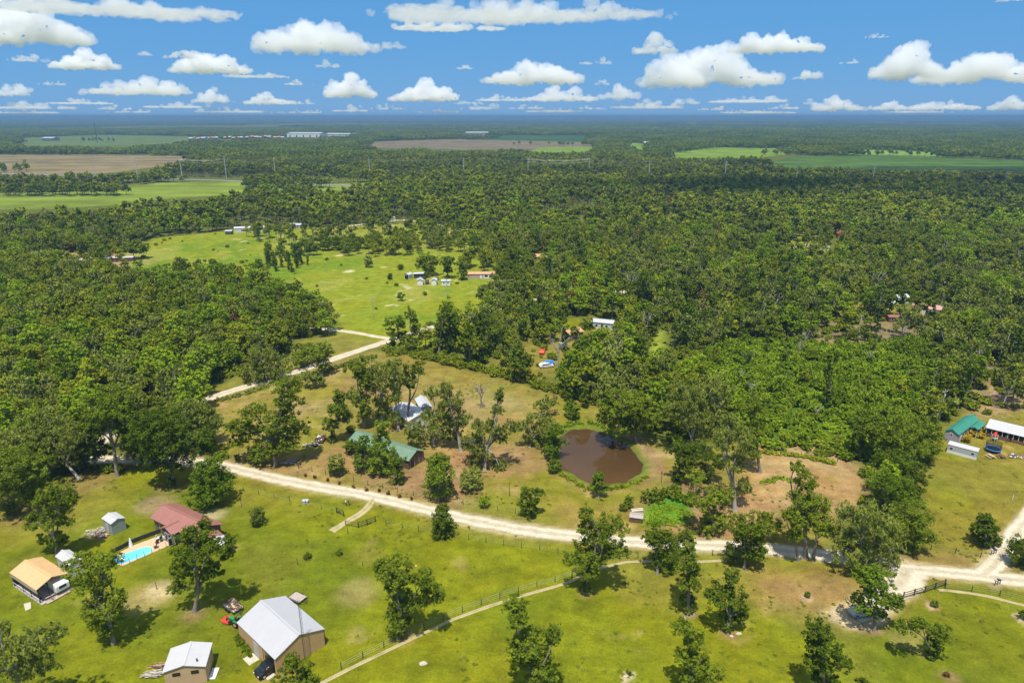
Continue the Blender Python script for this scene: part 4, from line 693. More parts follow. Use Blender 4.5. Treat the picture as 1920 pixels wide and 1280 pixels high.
def slab(mb, p0, p1, th, m=0):   # roof plane: eave edge p0=(x0,x1,y,z), ridge edge p1=(x0,x1,y,z)
    x0, x1, y, z = p0; a0, a1, yr, zr = p1
    v = [(x0, y, z), (x1, y, z), (a1, yr, zr), (a0, yr, zr)]; mb.add(v + [(p[0], p[1], p[2] + th) for p in v], [(3, 2, 1, 0), (4, 5, 6, 7), (0, 1, 5, 4), (1, 2, 6, 5), (2, 3, 7, 6), (3, 0, 4, 7)], m)
def face_box(mb, L, Wd, side, pos, w, z0, z1, pr=.06, m=0, dx=0):
    s = {'n': (pos, -Wd / 2, 0), 's': (pos, Wd / 2, 0), 'e': (L / 2, pos, 1), 'w': (-L / 2, pos, 1)}[side]
    mb.box((s[0], s[1], (z0 + z1) / 2), (w, pr * 2, z1 - z0) if not s[2] else (pr * 2, w, z1 - z0), m=m)
def gable(name, label, geo, h, rise, wall, roof, over=.35, ops=(), open_=False, cat='building', group=None, post=None, flat=False, vents=0, wall_h0=0.0):
    cen, ang, L, Wd = geo; o = empty(name, (cen[0], cen[1], 0), ang, label, cat, group); lx, ly = L / 2, Wd / 2
    iL, iW = lx - over, ly - over                                   # the eave rectangle is measured, walls stand inside it
    if not open_:
        mb = MB(); z = h - .05
        if flat: mb.box((0, 0, z / 2), (2 * iL, 2 * iW, z))
        else: mb.add([(-iL, -iW, 0), (-iL, iW, 0), (-iL, iW, z), (-iL, 0, z + rise * iW / ly), (-iL, -iW, z), (iL, -iW, 0), (iL, iW, 0), (iL, iW, z), (iL, 0, z + rise * iW / ly), (iL, -iW, z)],
                     [(0, 1, 2, 3, 4), (9, 8, 7, 6, 5), (0, 4, 9, 5), (1, 6, 7, 2), (4, 3, 8, 9), (2, 7, 8, 3), (0, 5, 6, 1)])
        mb.build('wall', wall, o)
    mb = MB()
    if flat: slab(mb, (-lx, lx, -ly, h + .02), (-lx, lx, ly, h + .02 + rise), .10)
    else:
        slab(mb, (-lx, lx, -ly, h + .02), (-lx, lx, 0, h + rise + .02), .09); slab(mb, (lx, -lx, ly, h + .02), (lx, -lx, 0, h + rise + .02), .09)
        mb.box((0, 0, h + rise + .12), (L + .02, .35, .06))
    r = mb.build('roof', roof, o)
    for k in range(vents): mb = MB(); mb.cyl((lx * (.6 - .7 * k), ly * .55, h + rise * .45 + .3), .12, .5); mb.build('vent_pipe', MDARK, r)
    for q in ops:
        kind, side, pos, w, z0, z1 = q[:6]; mb = MB()
        if kind == 'window':
            face_box(mb, 2 * iL, 2 * iW, side, pos, w + .16, z0 - .08, z1 + .08, .03); f = mb.build('window', q[6] if len(q) > 6 else MPLA, o); mb = MB(); face_box(mb, 2 * iL, 2 * iW, side, pos, w, z0, z1, .05); mb.build('pane', MGLASS, f)
        elif kind == 'door':
            face_box(mb, 2 * iL, 2 * iW, side, pos, w, z0, z1, .05); mb.build('door', q[6] if len(q) > 6 else MPLA, o)
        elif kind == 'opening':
            face_box(mb, 2 * iL, 2 * iW, side, pos, w, z0, z1, .03); mb.build('doorway_shade', MBLK, o)  # black panel on the closed wall stands in for the shade inside an opening
        elif kind == 'louver':
            for k in range(2): face_box(mb, 2 * iL, 2 * iW, side, pos, w, z0 + k * (z1 - z0) * .55, z0 + k * (z1 - z0) * .55 + (z1 - z0) * .4, .04)
            mb.build('louvered_vent', MBLK, o)
        elif kind == 'trim':
            face_box(mb, 2 * iL, 2 * iW, side, pos, w, z0, z1, .04); mb.build('trim', q[6], o)
    if post:
        for (x, y) in post[1]:
            mb = MB(); mb.box((x * (lx - .3), y * (ly - .3), h / 2), (.14, .14, h + .04)); mb.build('post', post[0], o)
    return o, (lx, ly)
def geo_c(px, py, L, Wd, deg): g = G(px, py); return (np.array(g[:2]), D2R(deg), L, Wd)

# the big grey barn, at the bottom
bg_ = rect3((443.6, 1167.5), (515.3, 1237), (621.4, 1189.3), 3.0)
barn, (bx, by) = gable('metal_barn', 'large tan metal barn with ribbed silver white roof and an open bay', bg_, 3.0, 1.7, MTANW, MW, .12,
    [('door', 'n', -.2, 1.5, 0, 2.4, MGALV), ('trim', 'n', 2.0, .12, 0, 2.9, MDARK), ('opening', 'n', 3.9, 2.9, 0, 2.75), ('trim', 'e', 4.2, .12, 0, 2.9, MDARK)])
mb = MB(); mb.box((-.2, -by - .9, .03), (2.0, 1.7, .06)); mb.build('door_pad', MCONC, barn); mb = MB(); mb.box((bx - 1.9, -by - .7, .03), (3.2, 1.3, .06)); mb.build('bay_pad', MCONC, barn)
o = empty('antenna_mast', tuple(G(573, 1240)), .6, 'thin lattice radio mast standing against the tan barn gable', 'antenna')
for k in range(3):
    a = k * 2.094; mb = MB(); mb.tube([(math.cos(a) * .16, math.sin(a) * .16, 0), (math.cos(a) * .16, math.sin(a) * .16, 11.5)], [.025, .025], 5); mb.build('mast_leg', MDARK, o)
mb = MB()
for k in range(38):
    a, b_ = k * 2.094, (k + 1) * 2.094; mb.tube([(math.cos(a) * .16, math.sin(a) * .16, k * .3), (math.cos(b_) * .16, math.sin(b_) * .16, k * .3 + .3)], [.014, .014], 4)
mb.build('lattice', MDARK, o)
def vehicle(name, label, px, py, deg, body, L=4.6, Wd=1.85, H=1.75, cat='car', z=0.0, loc=None):
    o = empty(name, tuple(loc) if loc is not None else tuple(G(px, py)), D2R(deg), label, cat); mb = MB(); l = L / 2
    pr = [(-l, .45), (-l + .05, .95), (-l + .25, 1.05), (-l + .55, H - .12), (-l + .9, H), (l * .18, H), (l * .42, H - .2), (l * .62, 1.08), (l - .15, .95), (l, .75), (l, .4), (l - .3, .3), (-l + .3, .3)]
    mb.profile(pr, -Wd / 2, Wd / 2); me = mb.mesh('body', body); bd = link('body', me, o); bv = bd.modifiers.new('b', 'BEVEL'); bv.width = .09; bv.segments = 2
    mb = MB()
    for s in (-1, 1): mb.box((-.15 * l, s * (Wd / 2 + .005), 1.32), (L * .52, .03, .42))
    mb.build('side_windows', MGLASS, o)
    mb = MB(); mb.add([(l * .46, -Wd * .42, H - .22), (l * .46, Wd * .42, H - .22), (l * .64, Wd * .44, 1.12), (l * .64, -Wd * .44, 1.12)], [(0, 1, 2, 3)]); mb.v = [(x + .03, y, z_ + .03) for x, y, z_ in mb.v]; mb.build('windscreen', MGLASS, o)
    for sx in (-1, 1):
        for sy in (-1, 1):
            mb = MB(); mb.cyl((sx * l * .62, sy * (Wd / 2 - .08), .34), .34, .22, 14, 0, 'Y'); w = mb.build('wheel', MTYRE, o); mb = MB(); mb.cyl((sx * l * .62, sy * (Wd / 2 + .035), .34), .2, .03, 12, 0, 'Y'); mb.build('rim', MRIM, w)
    for sy in (-1, 1): mb = MB(); mb.box((l, sy * Wd * .36, .75), (.06, .3, .16)); mb.build('headlight', MPLA, o)
    return o
cen, ang, L_, W_ = bg_; ux = np.array([math.cos(ang), math.sin(ang)]); vy = np.array([-ux[1], ux[0]])
loc = cen + ux * (L_ / 2 - 1.75) - vy * (W_ / 2 + .2); vehicle('parked_car', 'black car nosing out of the open bay of the grey roofed barn', 0, 0, math.degrees(ang) - 90, MBLK, 4.3, 1.8, 1.6, loc=(loc[0], loc[1], .06))
def utility_trailer(name, label, px, py, deg, L, Wd, load=None, deck=MWOODG, side=.35, dark=MDARK):
    o = empty(name, tuple(G(px, py)), D2R(deg), label, 'trailer'); mb = MB(); mb.box((0, 0, .55), (L, Wd, .09)); mb.build('deck', deck, o)
    mb = MB(); mb.tube([(L / 2, 0, .5), (L / 2 + 1.0, 0, .45)], [.05, .05], 6); mb.tube([(L / 2, Wd / 2 - .1, .5), (L / 2 + .9, 0, .45)], [.04, .04], 6); mb.tube([(L / 2, -Wd / 2 + .1, .5), (L / 2 + .9, 0, .45)], [.04, .04], 6); mb.build('drawbar', dark, o)
    mb = MB()
    for s in (-1, 1): mb.box((0, s * Wd / 2, .6 + side / 2), (L, .05, .06)); [mb.box((k * L / 4, s * Wd / 2, .55 + side / 4), (.05, .05, side * .7)) for k in (-2, -1, 0, 1, 2)]
    mb.box((-L / 2, 0, .6 + side / 2), (.05, Wd, .06)); mb.build('side_rail', dark, o)
    for s in (-1, 1):
        for xx in (-.38, .38): mb = MB(); mb.cyl((xx * (1 if L > 3 else 0) + .001 * xx, s * (Wd / 2 + .12), .32), .32, .2, 12, 0, 'Y'); mb.build('wheel', MTYRE, o)
    if load:
        rng = np.random.default_rng(int(px)); mb = MB()
        for k in range(26): mb.box((rng.uniform(-L * .42, L * .42), rng.uniform(-Wd * .35, Wd * .35), .68 + rng.random() * .5), (rng.uniform(.3, 1.5), rng.uniform(.1, .5), rng.uniform(.05, .25)), rng.uniform(0, 3), m=int(rng.integers(0, len(load))), tilt=('X', rng.uniform(-.3, .3)))
        mb.build('load', load, o)
    return o
utility_trailer('utility_trailer', 'black trailer piled with brown scrap timber beside the grey barn', 437, 1140, -38, 3.4, 1.9, [MRUST, MWOODL, MBRN, MWOOD])
utility_trailer('flatbed_trailer', 'small empty flatbed trailer with grey plank deck behind the grey barn', 558, 1124, -30, 2.6, 1.9)
o = empty('compact_tractor', tuple(G(443, 1170)), D2R(155), 'small green tractor with a bright red implement beside the grey barn', 'tractor')
mb = MB(); mb.box((.65, 0, .95), (1.2, .6, .45)); mb.box((1.28, 0, .85), (.12, .55, .5)); mb.build('bonnet', MGRNP, o)
mb = MB(); mb.box((-.1, 0, .6), (1.9, .45, .35)); mb.build('chassis', MDARK, o)
for s in (-1, 1):
    mb = MB(); mb.box((-.55, s * .6, 1.15), (.8, .34, .08)); mb.build('fender', MGRNP, o)
    mb = MB(); mb.cyl((-.55, s * .62, .6), .6, .34, 16, 0, 'Y'); w = mb.build('rear_wheel', MTYRE, o); mb = MB(); mb.cyl((-.55, s * .81, .6), .3, .03, 12, 0, 'Y'); mb.build('rim', MORG, w)
    mb = MB(); mb.cyl((.95, s * .5, .36), .36, .22, 14, 0, 'Y'); mb.build('front_wheel', MTYRE, o)
mb = MB(); mb.box((-.45, 0, 1.05), (.45, .45, .15)); mb.box((-.68, 0, 1.3), (.1, .45, .5)); mb.build('seat', MBLK, o)
mb = MB(); [mb.box((-.85, s * .5, 1.6), (.06, .06, 1.3)) for s in (-1, 1)]; mb.box((-.85, 0, 2.25), (.06, 1.06, .06)); mb.build('roll_bar', MDARK, o)
mb = MB(); mb.tube([(-.1, 0, 1.15), (.05, 0, 1.4)], [.03, .03], 5); mb.cyl((.05, 0, 1.42), .18, .03, 10); mb.build('steering_wheel', MDARK, o)
o = empty('rotary_cutter', tuple(G(427, 1164)), D2R(155), 'bright orange red mowing implement lying in front of the tractor', 'implement')
mb = MB(); mb.prism([(-.9, -.75), (.5, -.85), (.9, -.4), (.9, .4), (.5, .85), (-.9, .75)], .18, .42); mb.build('deck', MREDP, o); mb = MB(); mb.box((0, 0, .5), (.4, .4, .25)); mb.tube([(-.6, 0, .45), (-1.2, 0, .9)], [.05, .05], 6); mb.tube([(-.3, .5, .45), (.2, 0, .95), (-.3, -.5, .45)], [.04] * 3, 6); mb.build('gearbox_frame', MDARK, o)
mb = MB(); mb.cyl((1.0, 0, .2), .2, .12, 12, 0, 'Y'); mb.build('tail_wheel', MTYRE, o)
# tan carport
cg = rect3((17.5, 1073.6), (67.8, 1107), (130.2, 1075.2), 3.0)
cp, (cx_, cy_) = gable('carport', 'open carport with wide tan metal roof, posts and dark interior', cg, 3.0, .95, MTANW2, MTAN, .1, open_=True, post=(MDARK, [(-1, -1), (-.33, -1), (.33, -1), (1, -1), (-1, 1), (0, 1), (1, 1), (1, -.35)]))
mb = MB(); mb.box((0, -cy_ + .08, 2.6), (2 * cx_ - .1, .06, .8)); mb.build('side_panel', MTANW2, cp)
mb = MB(); mb.box((-cx_ + .1, 0, 1.5), (.06, 2 * cy_ - .3, 2.9)); mb.build('end_wall', MDARK, cp)
mb = MB(); mb.box((.2, 0, .1), (2 * cx_ + .6, 2 * cy_ - .2, .2)); mb.build('plank_floor', MWOODG, cp)
mb = MB(); mb.box((cx_ + .75, 0, .16), (.5, 2 * cy_ * .7, .08)); mb.build('step_board', MWOODL, cp)
mb = MB()
for k in range(9): mb.box((-cx_ + .3 + k * (2 * cx_ - .5) / 8, -cy_ + .1, .6), (.05, .05, .9))
mb.box((0, -cy_ + .1, 1.05), (2 * cx_ - .2, .06, .06)); mb.build('railing', MGALV, cp)
cc = cg[0]; u_ = np.array([math.cos(cg[1]), math.sin(cg[1])]); v_ = np.array([-u_[1], u_[0]])
def on(geo, a, b_, z=0): c = geo[0] + np.array([math.cos(geo[1]), math.sin(geo[1])]) * a + np.array([-math.sin(geo[1]), math.cos(geo[1])]) * b_; return (c[0], c[1], z)
def camper(label, loc, deg, L=5.5, Wd=2.3, H=2.3):
    o = empty('camper_trailer', loc, D2R(deg), label, 'trailer'); mb = MB(); l = L / 2; mb.profile([(-l, .5), (-l, H - .2), (-l + .3, H), (l - .4, H), (l, H - .6), (l, .7), (l - .3, .45)], -Wd / 2, Wd / 2); b_ = link('body', mb.mesh('body', MPLA), o); q = b_.modifiers.new('b', 'BEVEL'); q.width = .12; q.segments = 3
    mb = MB(); mb.box((0, 0, .75), (L * .9, Wd + .04, .28)); mb.build('skirt_panel', MGALV, o)
    for s in (-1, 1): mb = MB(); mb.box((-.5, s * (Wd / 2 + .01), 1.5), (1.0, .04, .5)); mb.build('window', MGLASS, o); mb = MB(); mb.cyl((-.3, s * (Wd / 2 - .1), .35), .35, .22, 12, 0, 'Y'); mb.build('wheel', MTYRE, o)
    mb = MB(); mb.box((l + .01, 0, 1.45), (.04, 1.2, .5)); mb.build('front_window', MGLASS, o); mb = MB(); mb.tube([(l - .2, .5, .45), (l + 1, 0, .42), (l - .2, -.5, .45)], [.04] * 3, 6); mb.build('drawbar', MDARK, o); return o
camper('white camper trailer parked half under the tan carport', on(cg, cx_ - 2.0, cy_ - 1.6, .2), math.degrees(cg[1]), 5.0)
utility_trailer('cage_trailer', 'dark trailer with pale frame standing inside the tan carport', *project(*on(cg, cx_ - 1.6, -cy_ + 1.8)[:2]), math.degrees(cg[1]), 3.0, 1.7, side=1.1)
gable('metal_shed', 'white roofed metal shed tucked behind the tan carport', rect3((103, 1043), (128, 1062), (152, 1046), 2.6), 2.6, .6, MWALLW, MW2, .15)
mb = MB(); mb.prism([(-1.1, -.5), (1.2, -.4), (1.0, .4), (-.9, .5)], 0, .07); mb.v = [(x, y, z) for x, y, z in mb.v]; o = mb.build('concrete_slab', MCONC); o.location = G(52, 1136); o.rotation_euler.z = -.9; tag(o, 'pale concrete slab on the grass below the carport corner', 'slab')
# garden shed behind
gs, (sx_, sy_) = gable('garden_shed', 'small grey green shed with white metal roof beside stacked rubble', rect3((190, 972), (207.6, 983.6), (236, 971.5), 2.5), 2.5, .55, MGRW, MW2, .12, [('door', 'n', -.2, 1.0, .05, 1.95, MGALV)])
def pile(name, label, px, py, mats, n, sp, sx, cat='pile', seed=1, long=False, h=.35):
    rng = np.random.default_rng(seed); mb = MB()
    for k in range(n):
        z = .06 + rng.random() * h; d = (rng.uniform(1.2, 2.6), rng.uniform(.06, .16), .06) if long else (rng.uniform(.15, .6) * sx, rng.uniform(.15, .5) * sx, rng.uniform(.08, .3) * sx)
        mb.box((rng.normal() * sp, rng.normal() * sp * .6, z), d, rng.uniform(-.3, .3) if long else rng.uniform(0, 3), m=int(rng.integers(0, len(mats))), tilt=('Y', rng.uniform(-.12, .12)))
    o = mb.build(name, mats); o.location = G(px, py); return tag(o, label, cat)
pile('rubble_pile', 'heap of pale stone and boards beside the small grey green shed', 180, 998, [MCONC, MWOODL, MWOODG], 30, .8, 1.2, seed=2)
pile('brick_pile', 'low heap of broken reddish slabs near the small shed', 194, 1005, [MPINK, MCONC], 22, .6, .9, seed=3)
pile('timber_pile', 'pile of long boards and pipes beside the white roofed cabin', 285, 1266, [MWOODG, MWOODL, MGALV], 34, .5, 1, long=True, seed=4, h=.5)
pile('board_stack', 'short stack of orange brown boards leaning at the cabin corner', 300, 1248, [MORG, MWOODL, MRUST], 14, .4, 1, long=True, seed=5)
# red roofed house, porch, pool
rg = rect3((280.7, 970.8), (367, 1013), (422.9, 984.3), 2.7)
gable('red_roofed_house', 'low brick house under a wide dusty red metal roof', rg, 2.7, 1.5, MBRK, MRED, .5,
    [('window', 'n', -rg[2] / 2 + 1.6 + k * 1.5, .9, .9, 2.1) for k in range(2)] + [('window', 'e', -1.5, 1.2, 1, 2.1), ('door', 'e', 1.4, .9, .05, 2.1)])
wg = rect3((298, 990.4), (322, 1003.3), (350, 990), 2.7)
pw, (px_, py_) = gable('screened_porch', 'screened porch wing with red gable roof beside the pool deck', (wg[0], wg[1] + math.pi / 2, wg[3], wg[2]), 2.6, 1.0, MDARK, MRED, .35, [('window', s, k, .7, .5, 2.1, MPLA) for s in ('w', 'n') for k in (-1.8, -.7, .4, 1.5)])
gable('red_annex', 'small red roofed lean-to wing at the far end of the brick house', rect3((386, 1004), (396, 1013), (417, 1001), 2.5), 2.5, .5, MBRK, MRED, .2)
tp, _ = gable('tin_porch', 'open porch with weathered grey tin roof at the house end', rect3((394.5, 1014.8), (418.8, 1024.3), (439, 1010), 2.4), 2.4, .45, MDARK, MGALV, .1, open_=True, post=(MWOODL, [(-1, -1), (1, -1), (1, 1), (-1, 1)]))
mb = MB(); DK_DECK = DK = [(203.5, 1045.9), (229.3, 1061.5), (310.5, 1025.6), (326, 1018), (300, 1004), (249.6, 1022.9)]; mb.prism([tuple(G(*q)[:2]) for q in DK], -.05, .10); dk = tag(mb.build('pool_deck', MDECK), 'orange tan concrete deck around the swimming pool', 'pool deck')
m, t, out = new_mat('pool_water'); b = node(t, 'ShaderNodeBsdfPrincipled'); tc = node(t, 'ShaderNodeTexCoord'); sp = node(t, 'ShaderNodeSeparateXYZ'); t.links.new(tc.outputs['Object'], sp.inputs[0])
r = rampn(t, mapr(t, sp.outputs[0], -4.2, 3.6, 0, 1), [(0, (.01, .16, .42)), (.28, (.02, .30, .62)), (.40, (.10, .55, .68)), (1, (.20, .66, .70))]); t.links.new(r.outputs[0], b.inputs['Base Color']); b.inputs['Roughness'].default_value = .08
t.links.new(b.outputs[0], out.inputs[0])
a = np.array(G(219, 1053)[:2]); b2 = np.array(G(282, 1029.7)[:2]); pc = (a + b2) / 2; pu = b2 - a; pl = np.linalg.norm(pu) * .55; pa = math.atan2(pu[1], pu[0])
def caps(L, r, n=8): return [(L - r + r * math.cos(w), r * math.sin(w)) for w in np.linspace(-1.57, 1.57, n)] + [(-L + r + r * math.cos(w), r * math.sin(w)) for w in np.linspace(1.57, 4.71, n)]
po = empty('swimming_pool', (pc[0], pc[1], 0), pa, 'turquoise swimming pool with deep blue end and pale coping', 'swimming pool')
mb = MB(); mb.prism(caps(pl, 1.5), .09, .118); mb.build('water', m, po)
A_, B_ = caps(pl, 1.5), caps(pl + .25, 1.75); mb = MB(); n_ = len(A_); mb.add([(x, y, .14) for x, y in A_] + [(x, y, .14) for x, y in B_] + [(x, y, .05) for x, y in A_] + [(x, y, .05) for x, y in B_], [(i, (i + 1) % n_, n_ + (i + 1) % n_, n_ + i) for i in range(n_)] + [(i, 2 * n_ + i, 2 * n_ + (i + 1) % n_, (i + 1) % n_) for i in range(n_)] + [(n_ + i, n_ + (i + 1) % n_, 3 * n_ + (i + 1) % n_, 3 * n_ + i) for i in range(n_)]); mb.build('coping', MCONC, po)
mb = MB(); mb.box((-pl + 1.2, 0, .13), (.7, 1.0, .03), .4); mb.build('pool_steps', MPLA, po)
def fence(name, label, pts_px, sp=3.2, h=1.3, r=.05, post=MDARK, rails=(), rail_m=None, rail_h=.12, wires=(.4, .8, 1.2), panel=None, cat='fence'):
    P = spline([G(*q)[:2] for q in pts_px], .5); s = np.r_[0, np.cumsum(np.linalg.norm(np.diff(P, axis=0), axis=1))]; n = max(1, int(round(s[-1] / sp))); T = np.linspace(0, s[-1], n + 1); Q = np.stack([np.interp(T, s, P[:, 0]), np.interp(T, s, P[:, 1])], 1)
    o = empty(name, (Q[0][0], Q[0][1], 0), 0, label, cat); Q = Q - Q[0]
    if wires:
        mb = MB()
        for z in wires:
            for i in range(len(Q) - 1): mb.tube([(*Q[i], z), (*Q[i + 1], z)], [.008, .008], 3, cap=False)
        mb.build('wire', MGALV, o)
    pm = MB(); pm.box((0, 0, h / 2 - .1), (2 * r, 2 * r, h + .2)); me = pm.mesh('post', post)
    for q in Q: c = link('post', me, o); c.location = (q[0], q[1], 0)
    for z in rails:
        mb = MB()
        for i in range(len(Q) - 1):
            d = Q[i + 1] - Q[i]; mb.box(((Q[i][0] + Q[i + 1][0]) / 2, (Q[i][1] + Q[i + 1][1]) / 2, z), (np.linalg.norm(d), .05, rail_h), math.atan2(d[1], d[0]))
        mb.build('rail', rail_m or post, o)
    if panel:
        mb = MB()
        for i in range(len(Q) - 1): d = Q[i + 1] - Q[i]; mb.box(((Q[i][0] + Q[i + 1][0]) / 2, (Q[i][1] + Q[i + 1][1]) / 2, h * .48), (np.linalg.norm(d), .04, h * .9), math.atan2(d[1], d[0]))
        mb.build('fabric', panel, o)
    return o
fence('silt_fence', 'black fabric fence running along the far side of the pool deck', [(209, 1038), (226, 1030), (250, 1017.5), (280, 1006), (301, 998.5)], 1.6, 1.0, .04, wires=(), panel=MSILT)
fence('pool_fence', 'thin dark post fence along the near side of the pool deck', [(229, 1062), (256, 1050), (285, 1037), (312, 1025)], 1.4, 1.3, .025, wires=(.6, 1.2))
o = empty('closed_umbrella', tuple(G(246, 1024)), 0, 'pale folded patio umbrella standing beside the pool', 'umbrella'); mb = MB(); mb.cyl((0, 0, 1.0), .42, 2.0, 12, 0, 'Z', .08); mb.build('canopy', MPLA, o); mb = MB(); mb.cyl((0, 0, .08), .3, .16, 10); mb.cyl((0, 0, 1.1), .03, 2.3, 6); mb.build('pole', MDARK, o)
for k, (x, y, c_) in enumerate([(297, 1012, MPLA), (310, 1012, MPLA), (295, 1019, MDARK), (292, 1028, MDARK), (303, 1015, MDARK)]):
    o = empty('patio_chair', tuple(G(x, y)), k * 1.3, ['white patio chair on the deck closer to the pool umbrella', 'white patio chair against the porch', 'dark patio chair in the middle of the deck', 'dark patio chair at the pool side', 'dark patio chair between the white ones'][k], 'chair', 'patio chairs on the pool deck'); o.location.z = .1
    mb = MB(); mb.box((0, 0, .42), (.55, .55, .08)); mb.build('seat', c_, o); mb = MB(); mb.box((-.27, 0, .75), (.07, .55, .6)); mb.build('backrest', c_, o)
    mb = MB(); [mb.box((a_ * .23, b_ * .23, .2), (.05, .05, .4)) for a_ in (-1, 1) for b_ in (-1, 1)]; mb.build('legs', c_, o)
# cabin at the bottom edge
hb = rect3((320.2, 1215.6), (303.6, 1262), (385, 1253.4), 2.9)
gable('white_roofed_cabin', 'small tan sided cabin with bright white roof and two louvered vents', hb, 2.9, .75, paint('tan_siding', (.62, .42, .24), .8, .08, 1, ribs=('Z', 6, .6)), MW2, .18, [('louver', 'e', -1.2, 1.1, 1.9, 2.5), ('louver', 'e', 1.35, 1.1, 1.9, 2.5)], vents=1)
mb = MB(); mb.box((0, 0, .04), (1.0, 2.2, .08)); o = mb.build('white_slab', MPLA); o.location = G(401, 1262); o.rotation_euler.z = .1; tag(o, 'white flat panel lying beside the white roofed cabin', 'panel')
# green barn and the white roofs of the homestead
gb = rect3((652, 826), (766.3, 865), (800, 846.5), 2.4)
gable('green_roofed_barn', 'long weathered wood barn with pale green metal roof behind bright trees', gb, 2.4, 1.5, MWOOD, MGREENR, .3, [('trim', 'e', k, .12, .1, 2.4, MWOODG) for k in (-2.2, -.7, .9, 2.3)] + [('opening', 'e', -1.4, .9, .1, 1.9), ('door', 'e', 1.6, .9, .1, 1.9, MBRN)])
gable('white_roofed_house', 'small house with sunlit white metal roof behind the mossy trees', rect3((731, 766), (765, 791), (796, 772), 2.6), 2.6, 1.1, MWALLW, MW2, .25, [('window', 'e', 0, 1, .9, 1.9), ('window', 'n', -1, 1, .9, 1.9)])
gable('shiny_roofed_house', 'second house with glinting grey metal roof, farther from the barn', rect3((777, 748), (788, 767), (809, 760), 2.6), 2.6, .9, MGRW, MGALV, .25, [('window', 'n', 0, 1, .9, 1.9)])
utility_trailer('dump_trailer', 'rusty red tall sided trailer filled with white bags', 601, 826, 92, 3.6, 2.0, [MPLA, MRUST, MBLK], MBRN, 1.0, MRUST)
pile('scrap_heap', 'flat heap of grey scrap on the grass beside the rusty trailer', 590, 834, [MGALV, MWOODG, MDARK], 26, .9, 1.3, seed=8)
pile('log_stack', 'stack of long grey poles under the layered tree', 545, 868, [MWOODG, MGALV, MDARK], 20, .7, 1, long=True, seed=9)
# teal house and its neighbours
tg = rect3((1810, 779.4), (1770.6, 807.8), (1799, 815.5), 2.6)
th, (tx, ty) = gable('teal_roofed_house', 'lavender sided house with a long teal green metal roof', tg, 2.6, 1.0, MLAV, MTEAL, .2, [('window', 'e', 0, .4, 2.0, 2.4), ('window', 's', 3.5, .9, 1, 2), ('window', 's', 1.5, .9, 1, 2), ('door', 's', 5, .9, .1, 2.1)])
gable('teal_porch', 'square porch with teal metal roof joined to the lavender house', rect3((1834, 790), (1818.8, 801.3), (1835, 805.6), 2.4), 2.4, .3, MBRN, MTEAL, .1, open_=True, post=(MWALLW, [(-1, 1), (1, 1), (0, 1), (1, -1)]))
gable('panelled_trailer', 'flat white roofed grey trailer home with two small windows', rect3((1777, 833), (1834, 847.8), (1840, 842.3), 2.1), 2.1, .12, paint('grey_panel', (.42, .44, .45), .6, .05, 2), MW2, .05, [('window', 'n', -2.3, .6, 1.1, 1.6), ('window', 'n', 2.2, .6, 1.1, 1.6), ('trim', 'n', 0, rect3((1777, 833), (1834, 847.8), (1840, 842.3), 2.1)[2] - .1, .0, .6, MPLA)], flat=True)
lb, (lx_, ly_) = gable('long_white_barn', 'long low white roofed shelter with open posts along its front', rect3((1847.8, 801.8), (1935, 823.1), (1941, 808.9), 2.3), 2.3, .5, MBRN, MW2, .1, flat=True, open_=True, post=(MWALLW, [(-1 + k * .25, -1) for k in range(9)]))
mb = MB(); mb.box((0, ly_ - .3, 1.2), (2 * lx_ - .3, .1, 2.4)); mb.build('rear_wall', MDARK, lb)
mb = MB(); mb.box((0, -ly_ + .2, .5), (2 * lx_ - .3, .05, .8)); mb.build('front_panel', MRUST, lb)
o = empty('trampoline', tuple(G(1861, 846)), 0, 'round trampoline with dark safety net beside the long white shelter', 'trampoline')
mb = MB(); mb.cyl((0, 0, .85), 1.55, .05, 28); mb.build('jumping_mat', MBLK, o); mb = MB(); A_ = [(1.7 * math.cos(k * .2244), 1.7 * math.sin(k * .2244), .87) for k in range(29)]; mb.tube(A_, [.12] * 29, 6, cap=False); mb.build('rim_pad', MBLUE, o)
mb = MB()
for k in range(6): w = k * 1.047; mb.tube([(1.75 * math.cos(w), 1.75 * math.sin(w), 0), (1.75 * math.cos(w), 1.75 * math.sin(w), 2.6)], [.035, .035], 6)
mb.build('pole', MDARK, o)
m, t, out = new_mat('netting'); d = node(t, 'ShaderNodeBsdfDiffuse'); d.inputs[0].default_value = (.03, .035, .04, 1); tr = node(t, 'ShaderNodeBsdfTransparent'); mx = node(t, 'ShaderNodeMixShader'); mx.inputs[0].default_value = .45; t.links.new(tr.outputs[0], mx.inputs[1]); t.links.new(d.outputs[0], mx.inputs[2]); t.links.new(mx.outputs[0], out.inputs[0])
mb = MB()
for k in range(24): a, b2 = k * .2618, (k + 1) * .2618; mb.add([(1.7 * math.cos(a), 1.7 * math.sin(a), .9), (1.7 * math.cos(b2), 1.7 * math.sin(b2), .9), (1.7 * math.cos(b2), 1.7 * math.sin(b2), 2.55), (1.7 * math.cos(a), 1.7 * math.sin(a), 2.55)], [(0, 1, 2, 3)])
mb.build('safety_net', m, o)
